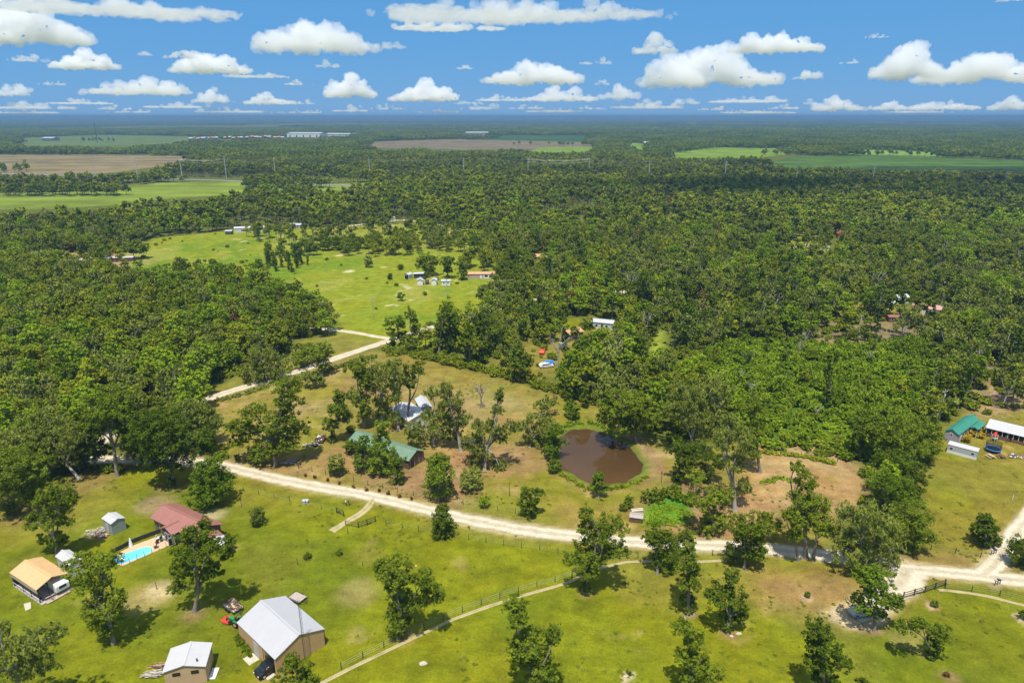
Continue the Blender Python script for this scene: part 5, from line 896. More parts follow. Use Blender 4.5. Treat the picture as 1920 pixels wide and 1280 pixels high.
for k, (x, y, a_, mt, lab) in enumerate([(1857, 858, 10, MWOODL, 'light wooden picnic table below the trampoline'), (1877, 858, -10, MBRN, 'dark red picnic table next to the light wooden one')]):
    o = empty('picnic_table', tuple(G(x, y)), D2R(a_), lab, 'picnic table', 'picnic tables'); mb = MB(); mb.box((0, 0, .75), (.8, 1.8, .06)); mb.build('tabletop', mt, o)
    for s in (-1, 1): mb = MB(); mb.box((s * .75, 0, .45), (.28, 1.8, .05)); mb.build('bench_seat', mt, o)
    mb = MB(); [mb.box((a2 * .35, b2 * .6, .37), (.08, .08, .75), tilt=('Y', -a2 * .35)) for a2 in (-1, 1) for b2 in (-1, 1)]; [mb.box((0, b2 * .6, .42), (1.7, .07, .07)) for b2 in (-1, 1)]; mb.build('frame', mt, o)
o = empty('play_fort', tuple(G(1863.6, 826)), .3, 'small play tower with pointed red roof behind the trampoline', 'play tower'); mb = MB(); mb.cyl((0, 0, 2.2), .75, 1.0, 4, 0, 'Z', .03); mb.build('roof', MREDP, o); mb = MB(); [mb.box((a2 * .45, b2 * .45, .9), (.1, .1, 1.8)) for a2 in (-1, 1) for b2 in (-1, 1)]; mb.box((0, 0, .9), (1.0, 1.0, .08)); mb.build('frame', MPLA, o)
mb = MB(); mb.box((.9, 0, .5), (1.4, .4, .06), tilt=('Y', .6)); mb.build('slide', MBLUE, o)
for k, (x, y, mt, lab) in enumerate([(1893, 828, MBLK, 'black grill near the long shelter'), (1886, 824, MGALV, 'grey bin in front of the long shelter')]):
    o = empty('barbecue' if k == 0 else 'bin', tuple(G(x, y)), .3, lab + ', on the yard grass', 'grill' if k == 0 else 'bin'); mb = MB(); mb.cyl((0, 0, .75), .35, .9 if k else .4, 12, 0, 'Z' if k else 'X'); mb.build('body', mt, o); mb = MB(); [mb.box((a2 * .2, b2 * .2, .28), (.04, .04, .56)) for a2 in (-1, 1) for b2 in (-1, 1)]; mb.build('stand', MDARK, o)
pile('junk_row', 'row of pale crates and blue barrels at the field edge', 1908, 857, [MPLA, MBLUE, MRUST], 22, 1.0, 1.0, seed=12)
pile('brush_pile', 'tangled heap of grey fallen branches behind the teal house', 1868, 752, [MWOODG, MBRN, MWOODL], 90, 4.5, 1, long=True, seed=13, h=1.6)
pile('branch_heap', 'long grey heap of fallen trunks at the wood edge', 1838, 690, [MWOODG, MWOODL], 60, 3.5, 1, long=True, seed=14, h=1.8)
# grey shack and scrap by the vegetable patch
gable('grey_shack', 'tiny shack with weathered grey plank roof in the vegetable patch', geo_c(1193, 975, 2.8, 2.1, -15), 1.1, .35, MWOOD, MWOODG, .1)
gable('cold_frame', 'low white plastic frame above the grey shack', geo_c(1194, 959, 2.6, 1.0, 10), .4, .2, MGALV, MCONC, .05)
# pasture yard
def house(name, label, px, py, L, Wd, deg, h, rise, wall, roof, ops=(), group=None, cat='building', **kw): return gable(name, label, geo_c(px, py, L, Wd, deg), h, rise, wall, roof, .25, ops, cat=cat, group=group, **kw)[0]
WN = [('window', 'n', -1.0, .5, .9, 1.6), ('window', 'n', 1.0, .5, .9, 1.6)]
house('open_shed', 'white shed with dark open front at the pasture yard', 766, 522, 3.6, 3.4, 60, 2.3, .7, MWALLW, MW2, [('opening', 'w', 0, 2.4, 0, 2.0)], 'sheds in the pasture yard')
house('storage_shed', 'white storage shed with plain gable facing the pasture, beside the open one', 788, 533, 4.2, 3.2, 95, 2.3, .8, MPLA, MW2, [], 'sheds in the pasture yard')
house('storage_shed', 'white storage shed between the car and the wide shed', 814.5, 533, 4.0, 3.0, 88, 2.3, .8, MPLA, MW2, [], 'sheds in the pasture yard')
house('storage_shed', 'wide cream shed with two dark windows, at the end of the row', 836.5, 534, 4.8, 2.8, 2, 2.2, .5, MPLA, MW2, WN, 'sheds in the pasture yard')
house('yard_carport', 'low grey roofed shelter behind the pasture sheds', 785, 520, 5.5, 3.5, 10, 2.2, .5, MDARK, MGALV, [], 'sheds in the pasture yard')
vehicle('parked_truck', 'dark blue pickup parked between the pasture sheds', 801, 531, 95, MDARK, 4.8, 1.9, 1.8)
vehicle('parked_car', 'small dark car behind the pickup in the pasture yard', 797, 522, 80, MBLK, 4.2, 1.8, 1.5)
house('mobile_home', 'long tan roofed mobile home with white trimmed windows', 903, 521, 15, 5.0, 2, 2.5, .8, MTANW2, MORG, [('trim', 'n', 3.4, 4.6, .2, 2.3, MPLA), ('window', 'n', 2.4, 1.6, .9, 2.1), ('window', 'n', 5.2, .8, 1.1, 1.9), ('door', 'n', -.3, .9, .2, 2.1)])
MBARN = paint('barn_red', (.30, .075, .05), .8, .2, 1)
# homes scattered through the woods
H2 = [('charcoal_roofed_house', 'distant house with hipped charcoal roof at the sandy lane', 754, 404, 20, 10, 14, 2.8, 2.0, MBRK, MCHAR), ('motor_home', 'white boxy motor home parked below the charcoal roofed house', 734, 414, 8, 3, 60, 2.8, .2, MPLA, MW2),
 ('white_house', 'small white roofed house beyond the sparse pines', 557, 427, 9, 6, -12, 2.5, .8, MGRW, MW2), ('long_farm_shed', 'long pale metal shed half hidden behind tall pines', 470, 434, 22, 7, 14, 3.0, .8, MWALLW, MGALV), ('far_cabin', 'small cabin with grey roof at the left field edge', 430, 439, 5, 4, 5, 2.3, .6, MDARK, MGALV),
 ('white_roof_home', 'bright white flat roof among dense green trees', 992, 421, 12, 5, 3, 3.0, .5, MWALLW, MW2), ('woodland_house', 'grey roofed house among trees above the bright white roof', 971, 403, 12, 6, 5, 3, .8, MWALLW, MGALV), ('blue_grey_house', 'small pale blue grey house near the gravel bend', 930, 408, 8, 6, 20, 3, 1, MWALLW, MGALV),
 ('tiny_grey_house', 'tiny grey house left of the gravel bend', 846, 414, 7, 5, 10, 2.6, .8, MGRW, MGALV), ('orange_roofed_house', 'low house with pale orange roof under shade trees', 1023, 488, 13, 7, 5, 2.7, 1.1, MBRK, MORG), ('pale_roofed_house', 'pale roofed house sunk in dark trees behind the orange roof', 1103, 437, 11, 7, -10, 3.2, 1.2, MWALLW, MW2),
 ('yard_trailer', 'long white trailer in the brown far yard', 138, 495, 11, 3, 6, 2.4, .3, MPLA, MW2), ('brown_barn', 'long low brown barn in the brown far yard', 222, 490, 18, 4, 8, 2.3, .5, MBRN, MGALV), ('small_white_shed', 'small white shed at the corner of the bright strip', 228, 513, 6, 3.5, 10, 2.2, .4, MPLA, MW2), ('silver_trailer', 'silver trailer hidden behind bushes below the umbrella tree', 272, 519, 9, 3, 12, 2.3, .3, MGALV, MGALV),
 ('red_barn', 'red gabled barn at the edge of the bright clearing', 1577, 446, 6, 6, 80, 3.0, 2.0, MBARN, MBARN), ('red_barn', 'second red gabled barn, standing deeper in shade', 1590, 446, 6, 5, 80, 3.0, 2.0, MBARN, MRED), ('roadside_kiosk', 'tiny white roofed hut near the red barns', 1548, 469, 3.5, 3, 0, 2.2, .5, MPLA, MW2),
 ('white_cottage', 'white cottage hidden by tall dark trunks beside the pink roof', 1687, 566, 6, 5, 10, 2.6, 1, MPLA, MW2), ('brown_roofed_shed', 'low shed with reddish brown roof at the thicket edge', 1676, 602, 6.5, 3.2, 2, 2.1, .5, MBRN, MRED), ('pink_roofed_house', 'house with faded pink roof among the vine columns', 1735, 587, 11, 7, -25, 2.7, 1.3, MWALLW, MPINK), ('turquoise_shed', 'shed with turquoise roof behind the pink roofed house', 1756, 585, 4.5, 3, 10, 2.3, .5, MWALLW, MTEAL),
 ('tan_gabled_house', 'tan brown roofed house seen between vine covered trunks', 1073, 634, 7.5, 5, 38, 2.6, 1.1, MBRK, MORG), ('white_yard_shed', 'small white shed in the yard below the tan gabled house', 1091, 655, 3.6, 2.6, 0, 1.9, .3, MPLA, MW2), ('pale_lean_to', 'pale lean-to left of the white yard shed', 1055, 651, 3.2, 2.4, 20, 1.6, .4, MPLA, MCONC), ('blue_grey_roof_home', 'blue grey roof glimpsed through the vine covered trees', 1131, 614, 9, 5, -20, 2.6, .8, MWALLW, MGALV), ('far_hut', 'white far hut near the wood lane', 1762, 388, 9, 5, 0, 3, 1, MWALLW, MW2)]
for nm, lab, x, y, L, w, a_, h, rs, wl, rf in H2: house(nm, lab, x, y, L, w, a_, h, rs, wl, rf, [('window', 'n', -L * .25, .9, .9, 1.8), ('window', 'n', L * .2, .9, .9, 1.8), ('door', 'n', 0, .9, .1, 2.0, MDARK)] if L > 4 and nm != 'motor_home' else [])
vehicle('tarped_car', 'white vehicle half covered with bright blue tarp in the scrubby yard', 1024, 688, 15, MPLA, 4.8, 2.0, 1.5, 'car')
rng = np.random.default_rng(3); mb = MB(); mb.box((0, 0, .3), (3.2, 2.3, .6), .1); mb.box((.4, .1, .7), (1.7, 1.6, .35), .25); o = mb.build('blue_tarp', MBLUE); o.location = tuple(G(1030, 685)); o.location.z = .9; b_ = o.modifiers.new('b', 'BEVEL'); b_.width = .2; b_.segments = 2; tag(o, 'bright blue tarp lying over the white vehicle', 'tarp')
vehicle('red_car', 'red vehicle glimpsed between dark trunks above the blue tarp', 1017, 662, 80, MREDP, 4.2, 1.8, 1.5)
vehicle('clearing_truck', 'black vehicle standing in the bright clearing', 1488, 450, 10, MBLK, 6, 2.4, 2.2)
vehicle('white_sedan', 'white car parked below the white far cottage', 1678, 571, 20, MPLA, 4.4, 1.8, 1.5)
# far warehouses and the town strip
def far_box(name, label, x0, x1, y, h, wl, rf, dpt=60, group=None):
    a, b_ = G(x0, y), G(x1, y); L = abs(b_[0] - a[0]); o = empty(name, ((a[0] + b_[0]) / 2, a[1] + dpt / 2, 0), 0, label, 'building', group)
    mb = MB(); mb.box((0, 0, h / 2), (L, dpt, h)); mb.build('wall', wl, o); mb = MB(); slab(mb, (-L / 2 - 1, L / 2 + 1, -dpt / 2 - 1, h), (-L / 2 - 1, L / 2 + 1, 0, h + 3), .4); slab(mb, (L / 2 + 1, -L / 2 - 1, dpt / 2 + 1, h), (L / 2 + 1, -L / 2 - 1, 0, h + 3), .4); mb.build('roof', rf, o)
    mb = MB(); [mb.box((-L * .4 + k * L * .2, -dpt / 2 - .1, h * .3), (5, .3, h * .55)) for k in range(5)]; mb.build('loading_doors', MDARK, o)
far_box('warehouse', 'big white warehouse in the far distance', 538, 600, 257.5, 14, MPLA, MW2, 120); far_box('warehouse', 'lower pale blue warehouse behind the big white one', 606, 668, 256, 9, MWALLW, MGALV, 90); far_box('warehouse', 'blue grey far hall at the corner of the ploughed field', 873, 915, 254.5, 12, MGRW, MGALV, 90)
far_box('grey_farm_building', 'lone grey far building in the pale green field', 79, 99, 264.5, 9, MGRW, MGALV, 40)
far_box('far_farmhouse', 'white far farmhouse roof beside a small bright field', 1208, 1221, 271, 5, MWALLW, MW2, 20)
rng = np.random.default_rng(5)
for k in range(22):
    x = 352 + k * 8.3 + rng.uniform(-2, 2); y = 262 - k * .12 + rng.uniform(-1.2, 1); w = rng.uniform(4, 8)
    far_box('town_building', ['pale low building in the distant town strip', 'tan low building in the distant town strip', 'brick red low building in the distant town strip'][k % 3], x, x + w, y, rng.uniform(4, 7), [MWALLW, MTANW2, MBRK][k % 3], [MGALV, MWOODL, MPINK][k % 3], 25, 'buildings of the distant town')
for k, (x, y) in enumerate([(1015, 243), (1110, 236), (1170, 239), (780, 251), (735, 253), (1290, 233)]): far_box('far_roof', 'pale speck of a far building beyond the fields', x, x + 14, y, 7, MWALLW, MW2, 50, 'far scattered buildings')
# power line on the far road, utility poles, tower
PL = [(-70, 338), (180, 336), (258, 333), (342, 336), (425, 336), (517, 334), (694, 336), (870, 334), (990, 336), (1104, 336), (1216, 342), (1358, 344), (1492, 347), (1634, 352), (1881, 361), (2100, 370)]
tops = []
for k, (x, y) in enumerate(PL):
    g = G(x, y); hgt = 27.; o = empty('power_pole', tuple(g), .5, 'tall pale utility pole carrying wires across the far woods', 'utility pole', 'power line poles')
    mb = MB(); mb.cyl((0, 0, hgt / 2), .5, hgt, 8, 0, 'Z', .34); mb.build('mast', MGALV, o); mb = MB(); mb.box((0, 0, hgt - 1.5), (.5, 6, .4)); mb.box((0, 0, hgt - 4.5), (.3, 3.6, .3)); mb.build('crossarm', MGALV, o); tops.append((g, hgt))
mb = MB()
for dz, dy in ((-1.3, -2), (-1.3, 2), (-4.3, 0), (0, 0)):
    for (a, h1), (b_, h2) in zip(tops[:-1], tops[1:]):
        pts = [(a[0] + (b_[0] - a[0]) * s, a[1] + (b_[1] - a[1]) * s + dy, h1 + dz - 4 * 2.2 * s * (1 - s)) for s in np.linspace(0, 1, 9)]; mb.tube(pts, [.07] * 9, 3, cap=False)
tag(mb.build('power_lines', MGALV), 'sagging power wires strung between the tall pale poles', 'wires')
for x, y, h_, lab in [(1607, 643, 11, 'white utility pole in the tall grass above the bright thicket'), (563, 420, 13, 'slim pole beyond the pasture'), (1758, 800, 11, 'grey utility pole beside the teal roofed house'), (700, 596, 9, 'thin pole where the lane joins the side road'), (838, 556, 9, 'thin pale pole below the wide cream shed')]:
    o = empty('utility_pole', tuple(G(x, y)), .4, lab, 'utility pole'); mb = MB(); mb.cyl((0, 0, h_ / 2), .17, h_, 8, 0, 'Z', .12); mb.build('mast', BARKP, o); mb = MB(); mb.box((0, 0, h_ - .7), (2.2, .1, .12)); mb.cyl((.3, 0, h_ - 1.8), .2, .7, 8); mb.build('crossarm', MGALV, o)
for x, y, h_, lab in [(183, 268, 62, 'thin dark lattice tower far beyond the fallow field'), (675, 243, 55, 'thin far tower near the horizon')]:
    o = empty('radio_tower', tuple(G(x, y)), 0, lab, 'tower'); mb = MB(); mb.cyl((0, 0, h_ / 2), 1.1, h_, 4, 0, 'Z', .8); mb.build('lattice_mast', MDARK, o); mb = MB(); [mb.tube([(0, 0, h_ * .9), (math.cos(k * 2.1) * 30, math.sin(k * 2.1) * 30, 0)], [.12, .12], 3) for k in range(3)]; mb.build('guy_wires', MDARK, o)
# fences, gates, small things on the lawns
fence('wire_fence', 'wire fence with dark posts along the pale boundary strip', [(640, 1254), (720, 1214), (850, 1154), (960, 1114), (1060, 1085), (1100, 1066), (1160, 1048), (1250, 1045), (1370, 1040)], 3.6, 1.35, .055)
fence('wire_fence', 'wire fence on the lawn side of the gravel road, from gate to boundary strip', [(724, 985), (800, 998), (880, 1012), (960, 1024), (1040, 1036), (1080, 1044)], 3.6, 1.3, .05)
fence('wire_fence', 'thin wire fence from the dark evergreen to the board gate', [(430, 915), (520, 935), (580, 948), (632, 962)], 4.2, 1.2, .04)
fence('wire_fence', 'wire fence along the homestead side of the gravel road', [(560, 878), (640, 897), (700, 912), (780, 930), (860, 944), (930, 956), (1000, 968)], 4.0, 1.3, .05)
fence('wire_fence', 'wire fence at the bottom of the dry field beside the lone tree', [(1745, 1030), (1790, 1037), (1838, 1045)], 3.6, 1.2, .05)
fence('wire_fence', 'wire fence beyond the entrance, running off along the verge', [(1772, 1103), (1820, 1108), (1870, 1116), (1930, 1131)], 3.8, 1.2, .05)
fence('wire_fence', 'old wire fence across the top of the cleared patch', [(1436, 846), (1500, 853), (1570, 866)], 4.0, 1.1, .05)
fence('board_fence', 'dark three rail board fence wing at the farm driveway', [(672, 989), (686, 985), (704, 978)], 2.4, 1.4, .08, rails=(.4, .8, 1.2), wires=())
fence('board_fence', 'short dark board fence on the far side of the driveway gate', [(631, 960), (645, 968)], 2.0, 1.3, .08, rails=(.4, .8, 1.2), wires=())
fence('board_fence', 'dark board fence wing curving beside the sandy entrance', [(1693, 1122), (1718, 1115), (1745, 1107), (1771, 1098)], 2.4, 1.45, .08, rails=(.4, .8, 1.25), wires=())
fence('metal_gate', 'tubular gate closing the farm driveway', [(648, 984), (672, 989)], 3.0, 1.2, .06, rails=(.3, .6, .9, 1.15), wires=(), rail_h=.05, cat='gate')
fence('garden_fence', 'low fence bordering the layered homestead tree', [(560, 878), (566, 866), (572, 858)], 2.0, 1.1, .07, post=MWOOD, rails=(.5, .95), wires=())
def sapling(name, x, y, h, lab, m=L_DEEP, cat='shrub', group=None, w=.5):
    rng = np.random.default_rng(int(x * 7 + y)); o = empty(name, tuple(G(x, y)), 0, lab, cat, group); r = h * w; L = [((0, 0, h * .55), r, h * .42), ((rng.normal() * r * .4, rng.normal() * r * .4, h * .35), r * .8, h * .3)]
    tr, cr = tree_meshes(L, .22, rng, .04, m, BARK, 1.0); link('stem', tr, o); link('foliage', cr, o); return o
sapling('sapling', 576, 1048, 1.5, 'small sapling in a dark mulch ring on the middle lawn'); sapling('sapling', 637, 1040, 1.3, 'small dark sapling on the lawn beyond the mulch ring'); sapling('sapling', 1513, 1118, 1.2, 'young plant in a pale sandy ring'); sapling('sapling', 1751, 1137, 1.3, 'young plant in a round ring by the board fence'); sapling('sapling', 1178, 1264, .8, 'tiny plant in a pale ring on the wide lawn'); sapling('sapling', 1776, 1268, .9, 'rusty brown plant in an oval bed', L_RUST); sapling('sapling', 1918, 1160, 1.8, 'dark shrub in a ring at the frame edge')
for k, (x, y) in enumerate([(573, 893), (590, 897), (615, 902), (637, 908), (662, 914), (688, 921), (710, 922), (728, 927), (750, 932), (772, 937)]): sapling('verge_plant', x, y, .95, 'little brown plant in the row between road and homestead fence', L_RUST, 'plant', 'row of little plants along the road verge', .42)
for x, y, h_, lab in [(558, 1058, 1.4, 'short dark post standing on the middle lawn'), (652, 1000, 1.9, 'dark post at the end of the farm driveway'), (680, 1060, 1.0, 'thin stake on the lawn'), (294, 1104, 1.3, 'weathered stump post behind the forked tree'), (453, 950, 2.6, 'bent shepherd hook pole on the lawn'), (1898, 937, 1.6, 'thin white marker post in the dry field'), (1240, 905, 3, 'pole at the pond outlet'), (955, 930, 3.5, 'slim pole on the grass below the pond')]:
    o = empty('post', tuple(G(x, y)), 0, lab, 'post'); mb = MB(); mb.cyl((0, 0, h_ / 2), .07, h_, 8, 0, 'Z', .055); mb.build('shaft', MWOOD if 'white' not in lab else MPLA, o); mb = MB(); mb.cyl((0, 0, h_), .09, .06, 8); mb.build('cap', MDARK, o)
for x, y, n, lab in [(649, 948, 2, 'pair of mailboxes beside the farm driveway'), (1865, 1097, 3, 'cluster of mailboxes on a sandy spot at the junction'), (1858, 1040, 3, 'row of mailboxes below the lone tree')]:
    o = empty('mailboxes', tuple(G(x, y)), .3, lab, 'mailboxes')
    for k in range(n): mb = MB(); mb.box((k * .6, 0, .5), (.1, .1, 1.0)); pst = mb.build('post', MWOOD, o); mb = MB(); mb.box((k * .6, 0, 1.1), (.22, .5, .24)); mb.build('mailbox', MDARK if k % 2 else MGALV, o)
mb = MB(); mb.box((0, 0, .35), (1.2, .8, .7)); mb.box((0, 0, .73), (1.3, .9, .08)); o = mb.build('utility_box', MGRNP); o.location = tuple(G(573, 943)); o.data.materials[0] = MGALV; tag(o, 'pale utility box on the lawn below the road', 'utility box')
for k, (x, y, s_, lab) in enumerate([(793, 1243, .7, 'white flat stone on the lawn near the boundary strip'), (780, 1060, .25, 'tiny pale stone near the two armed tree'), (1385, 1187, .5, 'rock beside the ragged lawn tree'), (1372, 1192, .4, 'smaller rock at the ragged lawn tree'), (1283, 1158, .4, 'rock in the mulch ring of the columnar tree')]):
    rr = random.Random(k); mb = MB(); n_ = 9; R_ = [s_ * rr.uniform(.7, 1.1) for _ in range(n_)]; mb.add([(R_[i] * math.cos(i * .698), R_[i] * math.sin(i * .698) * .7, 0) for i in range(n_)] + [(R_[i] * .6 * math.cos(i * .698), R_[i] * .45 * math.sin(i * .698), s_ * rr.uniform(.25, .4)) for i in range(n_)], [(i, (i + 1) % n_, n_ + (i + 1) % n_, n_ + i) for i in range(n_)] + [tuple(range(n_, 2 * n_))]); o = mb.build('rock', MCONC); o.location = tuple(G(x, y)); tag(o, lab, 'rock')
vehicle('golf_cart', 'grey white vehicle shaded by the bright leafed tree at the entrance', 1612, 1152, 10, MGALV, 3.6, 1.7, 1.4)
# hedges
def hedge(name, label, pts_px, w, h, lm, seed, size=.5, cat='hedge'):
    P = spline([G(*q)[:2] for q in pts_px], w * .55); rng = np.random.default_rng(seed); b0 = P[0]; L = []
    for q in P - b0: hh = h * rng.uniform(.6, 1.25); L.append(((q[0] + rng.normal() * w * .25, q[1] + rng.normal() * w * .25, hh * .45), w * rng.uniform(.5, .8), hh * .55))
    q = crown_pts(L, size, rng, .9); q[:, 2] = np.maximum(q[:, 2], .05); o = link(name, np_mesh(name, q, np.arange(len(q)).reshape(-1, 4), [lm])); o.location = (b0[0], b0[1], 0); return tag(o, label, cat)
hedge('overgrown_hedge', 'long overgrown hedge along the far side of the dry paddock', [(735, 660), (790, 668), (840, 682), (900, 694), (960, 708), (1020, 728), (1075, 744), (1120, 752)], 3.6, 2.3, L_GREEN, 61)
hedge('garden_hedge', 'dense round topped hedge above the vegetable patch', [(1222, 938), (1245, 933), (1268, 934), (1288, 938)], 3.0, 2.4, L_DEEP, 62, .42)
hedge('vegetable_vines', 'bright green sprawling vines of the vegetable patch', [(1215, 960), (1240, 955), (1265, 958), (1285, 965), (1262, 975), (1235, 975), (1215, 983), (1250, 985), (1285, 982)], 2.6, .42, L_BRIGHT, 63, .34, 'vegetable patch')
hedge('pond_reeds', 'low green reeds along the near bank of the pond', [(1046, 885), (1062, 897), (1085, 910), (1110, 920), (1150, 917), (1185, 908), (1210, 895)], 1.0, .7, L_GREEN, 64, .3, 'reeds')
hedge('pond_rushes', 'bright green rushes on the far bank of the pond', [(1056, 803), (1075, 797), (1100, 795), (1122, 797)], 1.6, .8, L_BRIGHT, 65, .35, 'reeds')
hedge('ditch_weeds', 'weedy strip crossing the top of the cleared patch', [(1436, 849), (1470, 852), (1510, 858), (1565, 870)], 1.2, 1.1, L_GREEN, 66, .35, 'weeds')
hedge('patch_weeds', 'green weeds in the middle of the cleared patch', [(1430, 905), (1455, 898), (1480, 900)], 1.6, .6, L_BRIGHT, 67, .35, 'weeds')
hedge('barn_side_plants', 'row of leafy plants along the long side of the grey barn', [(441, 1198), (452, 1212), (466, 1224)], 1.1, .8, L_DEEP, 68, .26, 'plants')
hedge('roadside_scrub', 'scrubby green bank beside the side road below the hedge', [(560, 712), (600, 700), (650, 684), (700, 670)], 2.2, 1.0, L_MOSS, 69, .4, 'scrub')
hedge('roadside_brush', 'brown green brush along the ditch of the side road', [(415, 752), (450, 742), (500, 725)], 2.2, .8, L_MOSS, 70, .4, 'scrub')

# ------------------------------------------------------------------ the woods
rng = np.random.default_rng(11)
def pick_kind(px, py, x, y, rng):
    n = len(px); sp = fbm(x, y, 55, 91); sp2 = fbm(x, y, 22, 92); r = rng.random(n); K = np.full(n, 'g', object)
    left = (px < 700) & (py > 500); K[left] = np.where(r[left] < .50, 'g', np.where(r[left] < .75, 'd', np.where(r[left] < .88, 'm', 'b')))
    vz = (~left) & (py > 560); K[vz] = np.where(r[vz] < .40, 'v', np.where(r[vz] < .68, 'm', np.where(r[vz] < .85, 'g', 'd')))
    mz = (~left) & (py <= 560); K[mz] = np.where(r[mz] < .16, 'v', np.where(r[mz] < .54, 'm', np.where(r[mz] < .80, 'g', 'd')))
    pz = (py <= 430); K[pz] = np.where(sp[pz] > .52, 'p', np.where(r[pz] < .5, 'd', 'g')); bz = (~left) & (px > 1250) & (sp2 > .6) & (py > 430); K[bz] = 'b'
    K[mz & (sp > .56) & (r < .6)] = 'p'; K[(sp2 > .58) & (py > 360) & (r < .55)] = 'b'
    return K
A0 = hexgrid(95, 470, 6.1, 2.2, rng); px, py, op = masks(A0); dens = np.ones(len(A0)); vz = (px > 735) & (py > 575) & (py < 765) & (px < 1260); dens[vz] = .62; dens[(px > 735) & (py > 430) & ~vz] = .74; keep = (~op) & (rng.random(len(A0)) < dens) & (A0[:, 1] > 95)
corridor = (px > 1560) & (px < 1745) & (py > 850); keep &= ~corridor | (rng.random(len(A0)) < .25)
for i, (k, b_, lb, lab) in enumerate(HT):
    g = G(*b_); keep &= np.hypot(A0[:, 0] - g[0], A0[:, 1] - g[1]) > 3.2
A0, px, py = A0[keep], px[keep], py[keep]; K0 = pick_kind(px, py, A0[:, 0], A0[:, 1], rng); S0 = rng.uniform(.68, 1.12, len(A0)) + .32 * fbm(A0[:, 0], A0[:, 1], 30, 94) * rng.random(len(A0)); R0 = rng.uniform(0, 6.28, len(A0)); J0 = [int(rng.integers(0, VAR[k])) for k in K0]
edge = np.zeros(len(A0))                # how freely each tree shows: nearer trees and those at a clearing's edge first
score = A0[:, 1] + rng.uniform(-8, 8, len(A0)); inframe = (px > -20) & (px < 1940) & (py > 300); score[~inframe] += 9999
quota = {'g': 0, 'v': 150, 'm': 160}; quota['g'] = 290 - sum(1 for h in HT if KIND[h[0]][0] == 'broadleaf_tree'); solo = np.zeros(len(A0), bool)
used = {'g': 0, 'v': 0, 'm': 0}
for i in np.argsort(score):
    if not inframe[i]: break
    q = {'d': 'g', 'b': 'g', 'g': 'g', 'v': 'v', 'm': 'm'}.get(K0[i])
    if q and used[q] < quota[q]: used[q] += 1; solo[i] = True
LM = [(149, 898, 'the leaning double trunk'), (220, 893, 'the vase shaped tree'), (21, 969, 'the dark shady tree'), (310, 860, 'the road fork'), (250, 800, 'the side road start'), (380, 750, 'the first stretch of side road'), (499, 716, 'the tree leaning over the side road'), (583, 689, 'the flat topped roadside tree'), (655, 622, 'the thin pale lane'), (560, 612, 'the lane end'), (745, 634, 'the lane junction'),
 (245, 640, 'the grey leafless crown'), (90, 700, 'the open trunks of the wood'), (60, 780, 'the big mossy trees'), (400, 640, 'the middle of the wood'), (180, 590, 'the shallow dip in the canopy'), (20, 620, 'the frame edge'), (300, 520, 'the silver trailer'), (138, 495, 'the brown yard'), (450, 520, 'the pasture corner'), (620, 560, 'the pasture bay'),
 (830, 606, 'the bend behind the tree belt'), (900, 588, 'the hidden gravel bend'), (870, 640, 'the pale bare trunk'), (800, 660, 'the hedge start'), (900, 694, 'the middle of the hedge'), (1024, 688, 'the blue tarp'), (1073, 634, 'the tan gabled house'), (1091, 655, 'the white yard shed'), (1152, 712, 'the forked dead tree'), (1131, 614, 'the blue grey roof'), (1210, 640, 'the narrow green lane'), (1262, 560, 'the bleached dead tree'), (1165, 760, 'the pond oak'), (1300, 850, 'the wide mossy tree'), (1345, 722, 'the thicket corner'),
 (1445, 600, 'the dead tree at the thicket top'), (1350, 620, 'the thicket rim'), (1607, 643, 'the white utility pole'), (1676, 602, 'the brown roofed shed'), (1735, 587, 'the pink roofed house'), (1687, 566, 'the white cottage'), (1640, 560, 'the thin dead tree'), (1640, 517, 'the wood lane'), (1800, 533, 'the far bend of the wood lane'), (1820, 555, 'the bare tree by the lane'), (1830, 700, 'the big bare branched tree'), (1868, 752, 'the brush pile'), (1838, 690, 'the branch heap'), (1790, 780, 'the teal roofed house'), (1750, 700, 'the thicket flank'), (1880, 640, 'the rusty brown tree'), (1640, 870, 'the black green vine tower'), (1690, 960, 'the dense row'), (1480, 480, 'the red barn clearing'), (1400, 540, 'the rust topped trees')]
LG = np.array([G(a_, b_)[:2] for a_, b_, _ in LM])
def zone(x, y):
    d = np.hypot(LG[:, 0] - x, LG[:, 1] - y); j = int(np.argmin(d)); dx, dy = x - LG[j, 0], y - LG[j, 1]
    rel = 'close beside' if d[j] < 9 else ('beyond' if dy > abs(dx) else ('in front of' if -dy > abs(dx) else ('inward of' if dx * x < 0 else 'outward of')))
    return ('well ' if d[j] > 30 and rel.startswith('bey') else '') + rel + ' ' + LM[j][2]
WORD = {'g': 'mid green leafy', 'd': 'dark green leafy', 'b': 'bright green leafy', 'v': 'dark vine covered', 'm': 'grey green mossy'}
for i in np.nonzero(solo)[0]:
    k = K0[i]; nm = KIND[k][0]; s = S0[i]; sz = 'tall' if s > 1.1 else ('low' if s < .9 else 'middling'); z = zone(A0[i, 0], A0[i, 1])
    lab = '%s %s tree %s' % (sz, WORD[k], z); o = empty(nm, (A0[i, 0], A0[i, 1], 0), R0[i], lab, 'tree', '%s trees %s' % (WORD[k], z)); tr, cr = PAIR[k + str(J0[i])]; o.scale = (s * 1.05, s * 1.05, s)
    link('trunk', tr, o); link('crown', cr, o)
P, I, R, SC = [], [], [], []
def put(xy, key, r, s, sz=None): P.append((xy[0], xy[1], 0)); I.append(LIBIDX[key]); R.append(r); SC.append((s, s, sz or s))
libadd('x0_0', merged('woodland_tree', proto_lobes('g', np.random.default_rng(77)), .5, np.random.default_rng(78), .2, L_RUST, BARKP, .4, 0))
bm_ = bare_mb(np.random.default_rng(79), 12); libadd('x1_0', bm_.mesh('woodland_tree', BARKP, True))
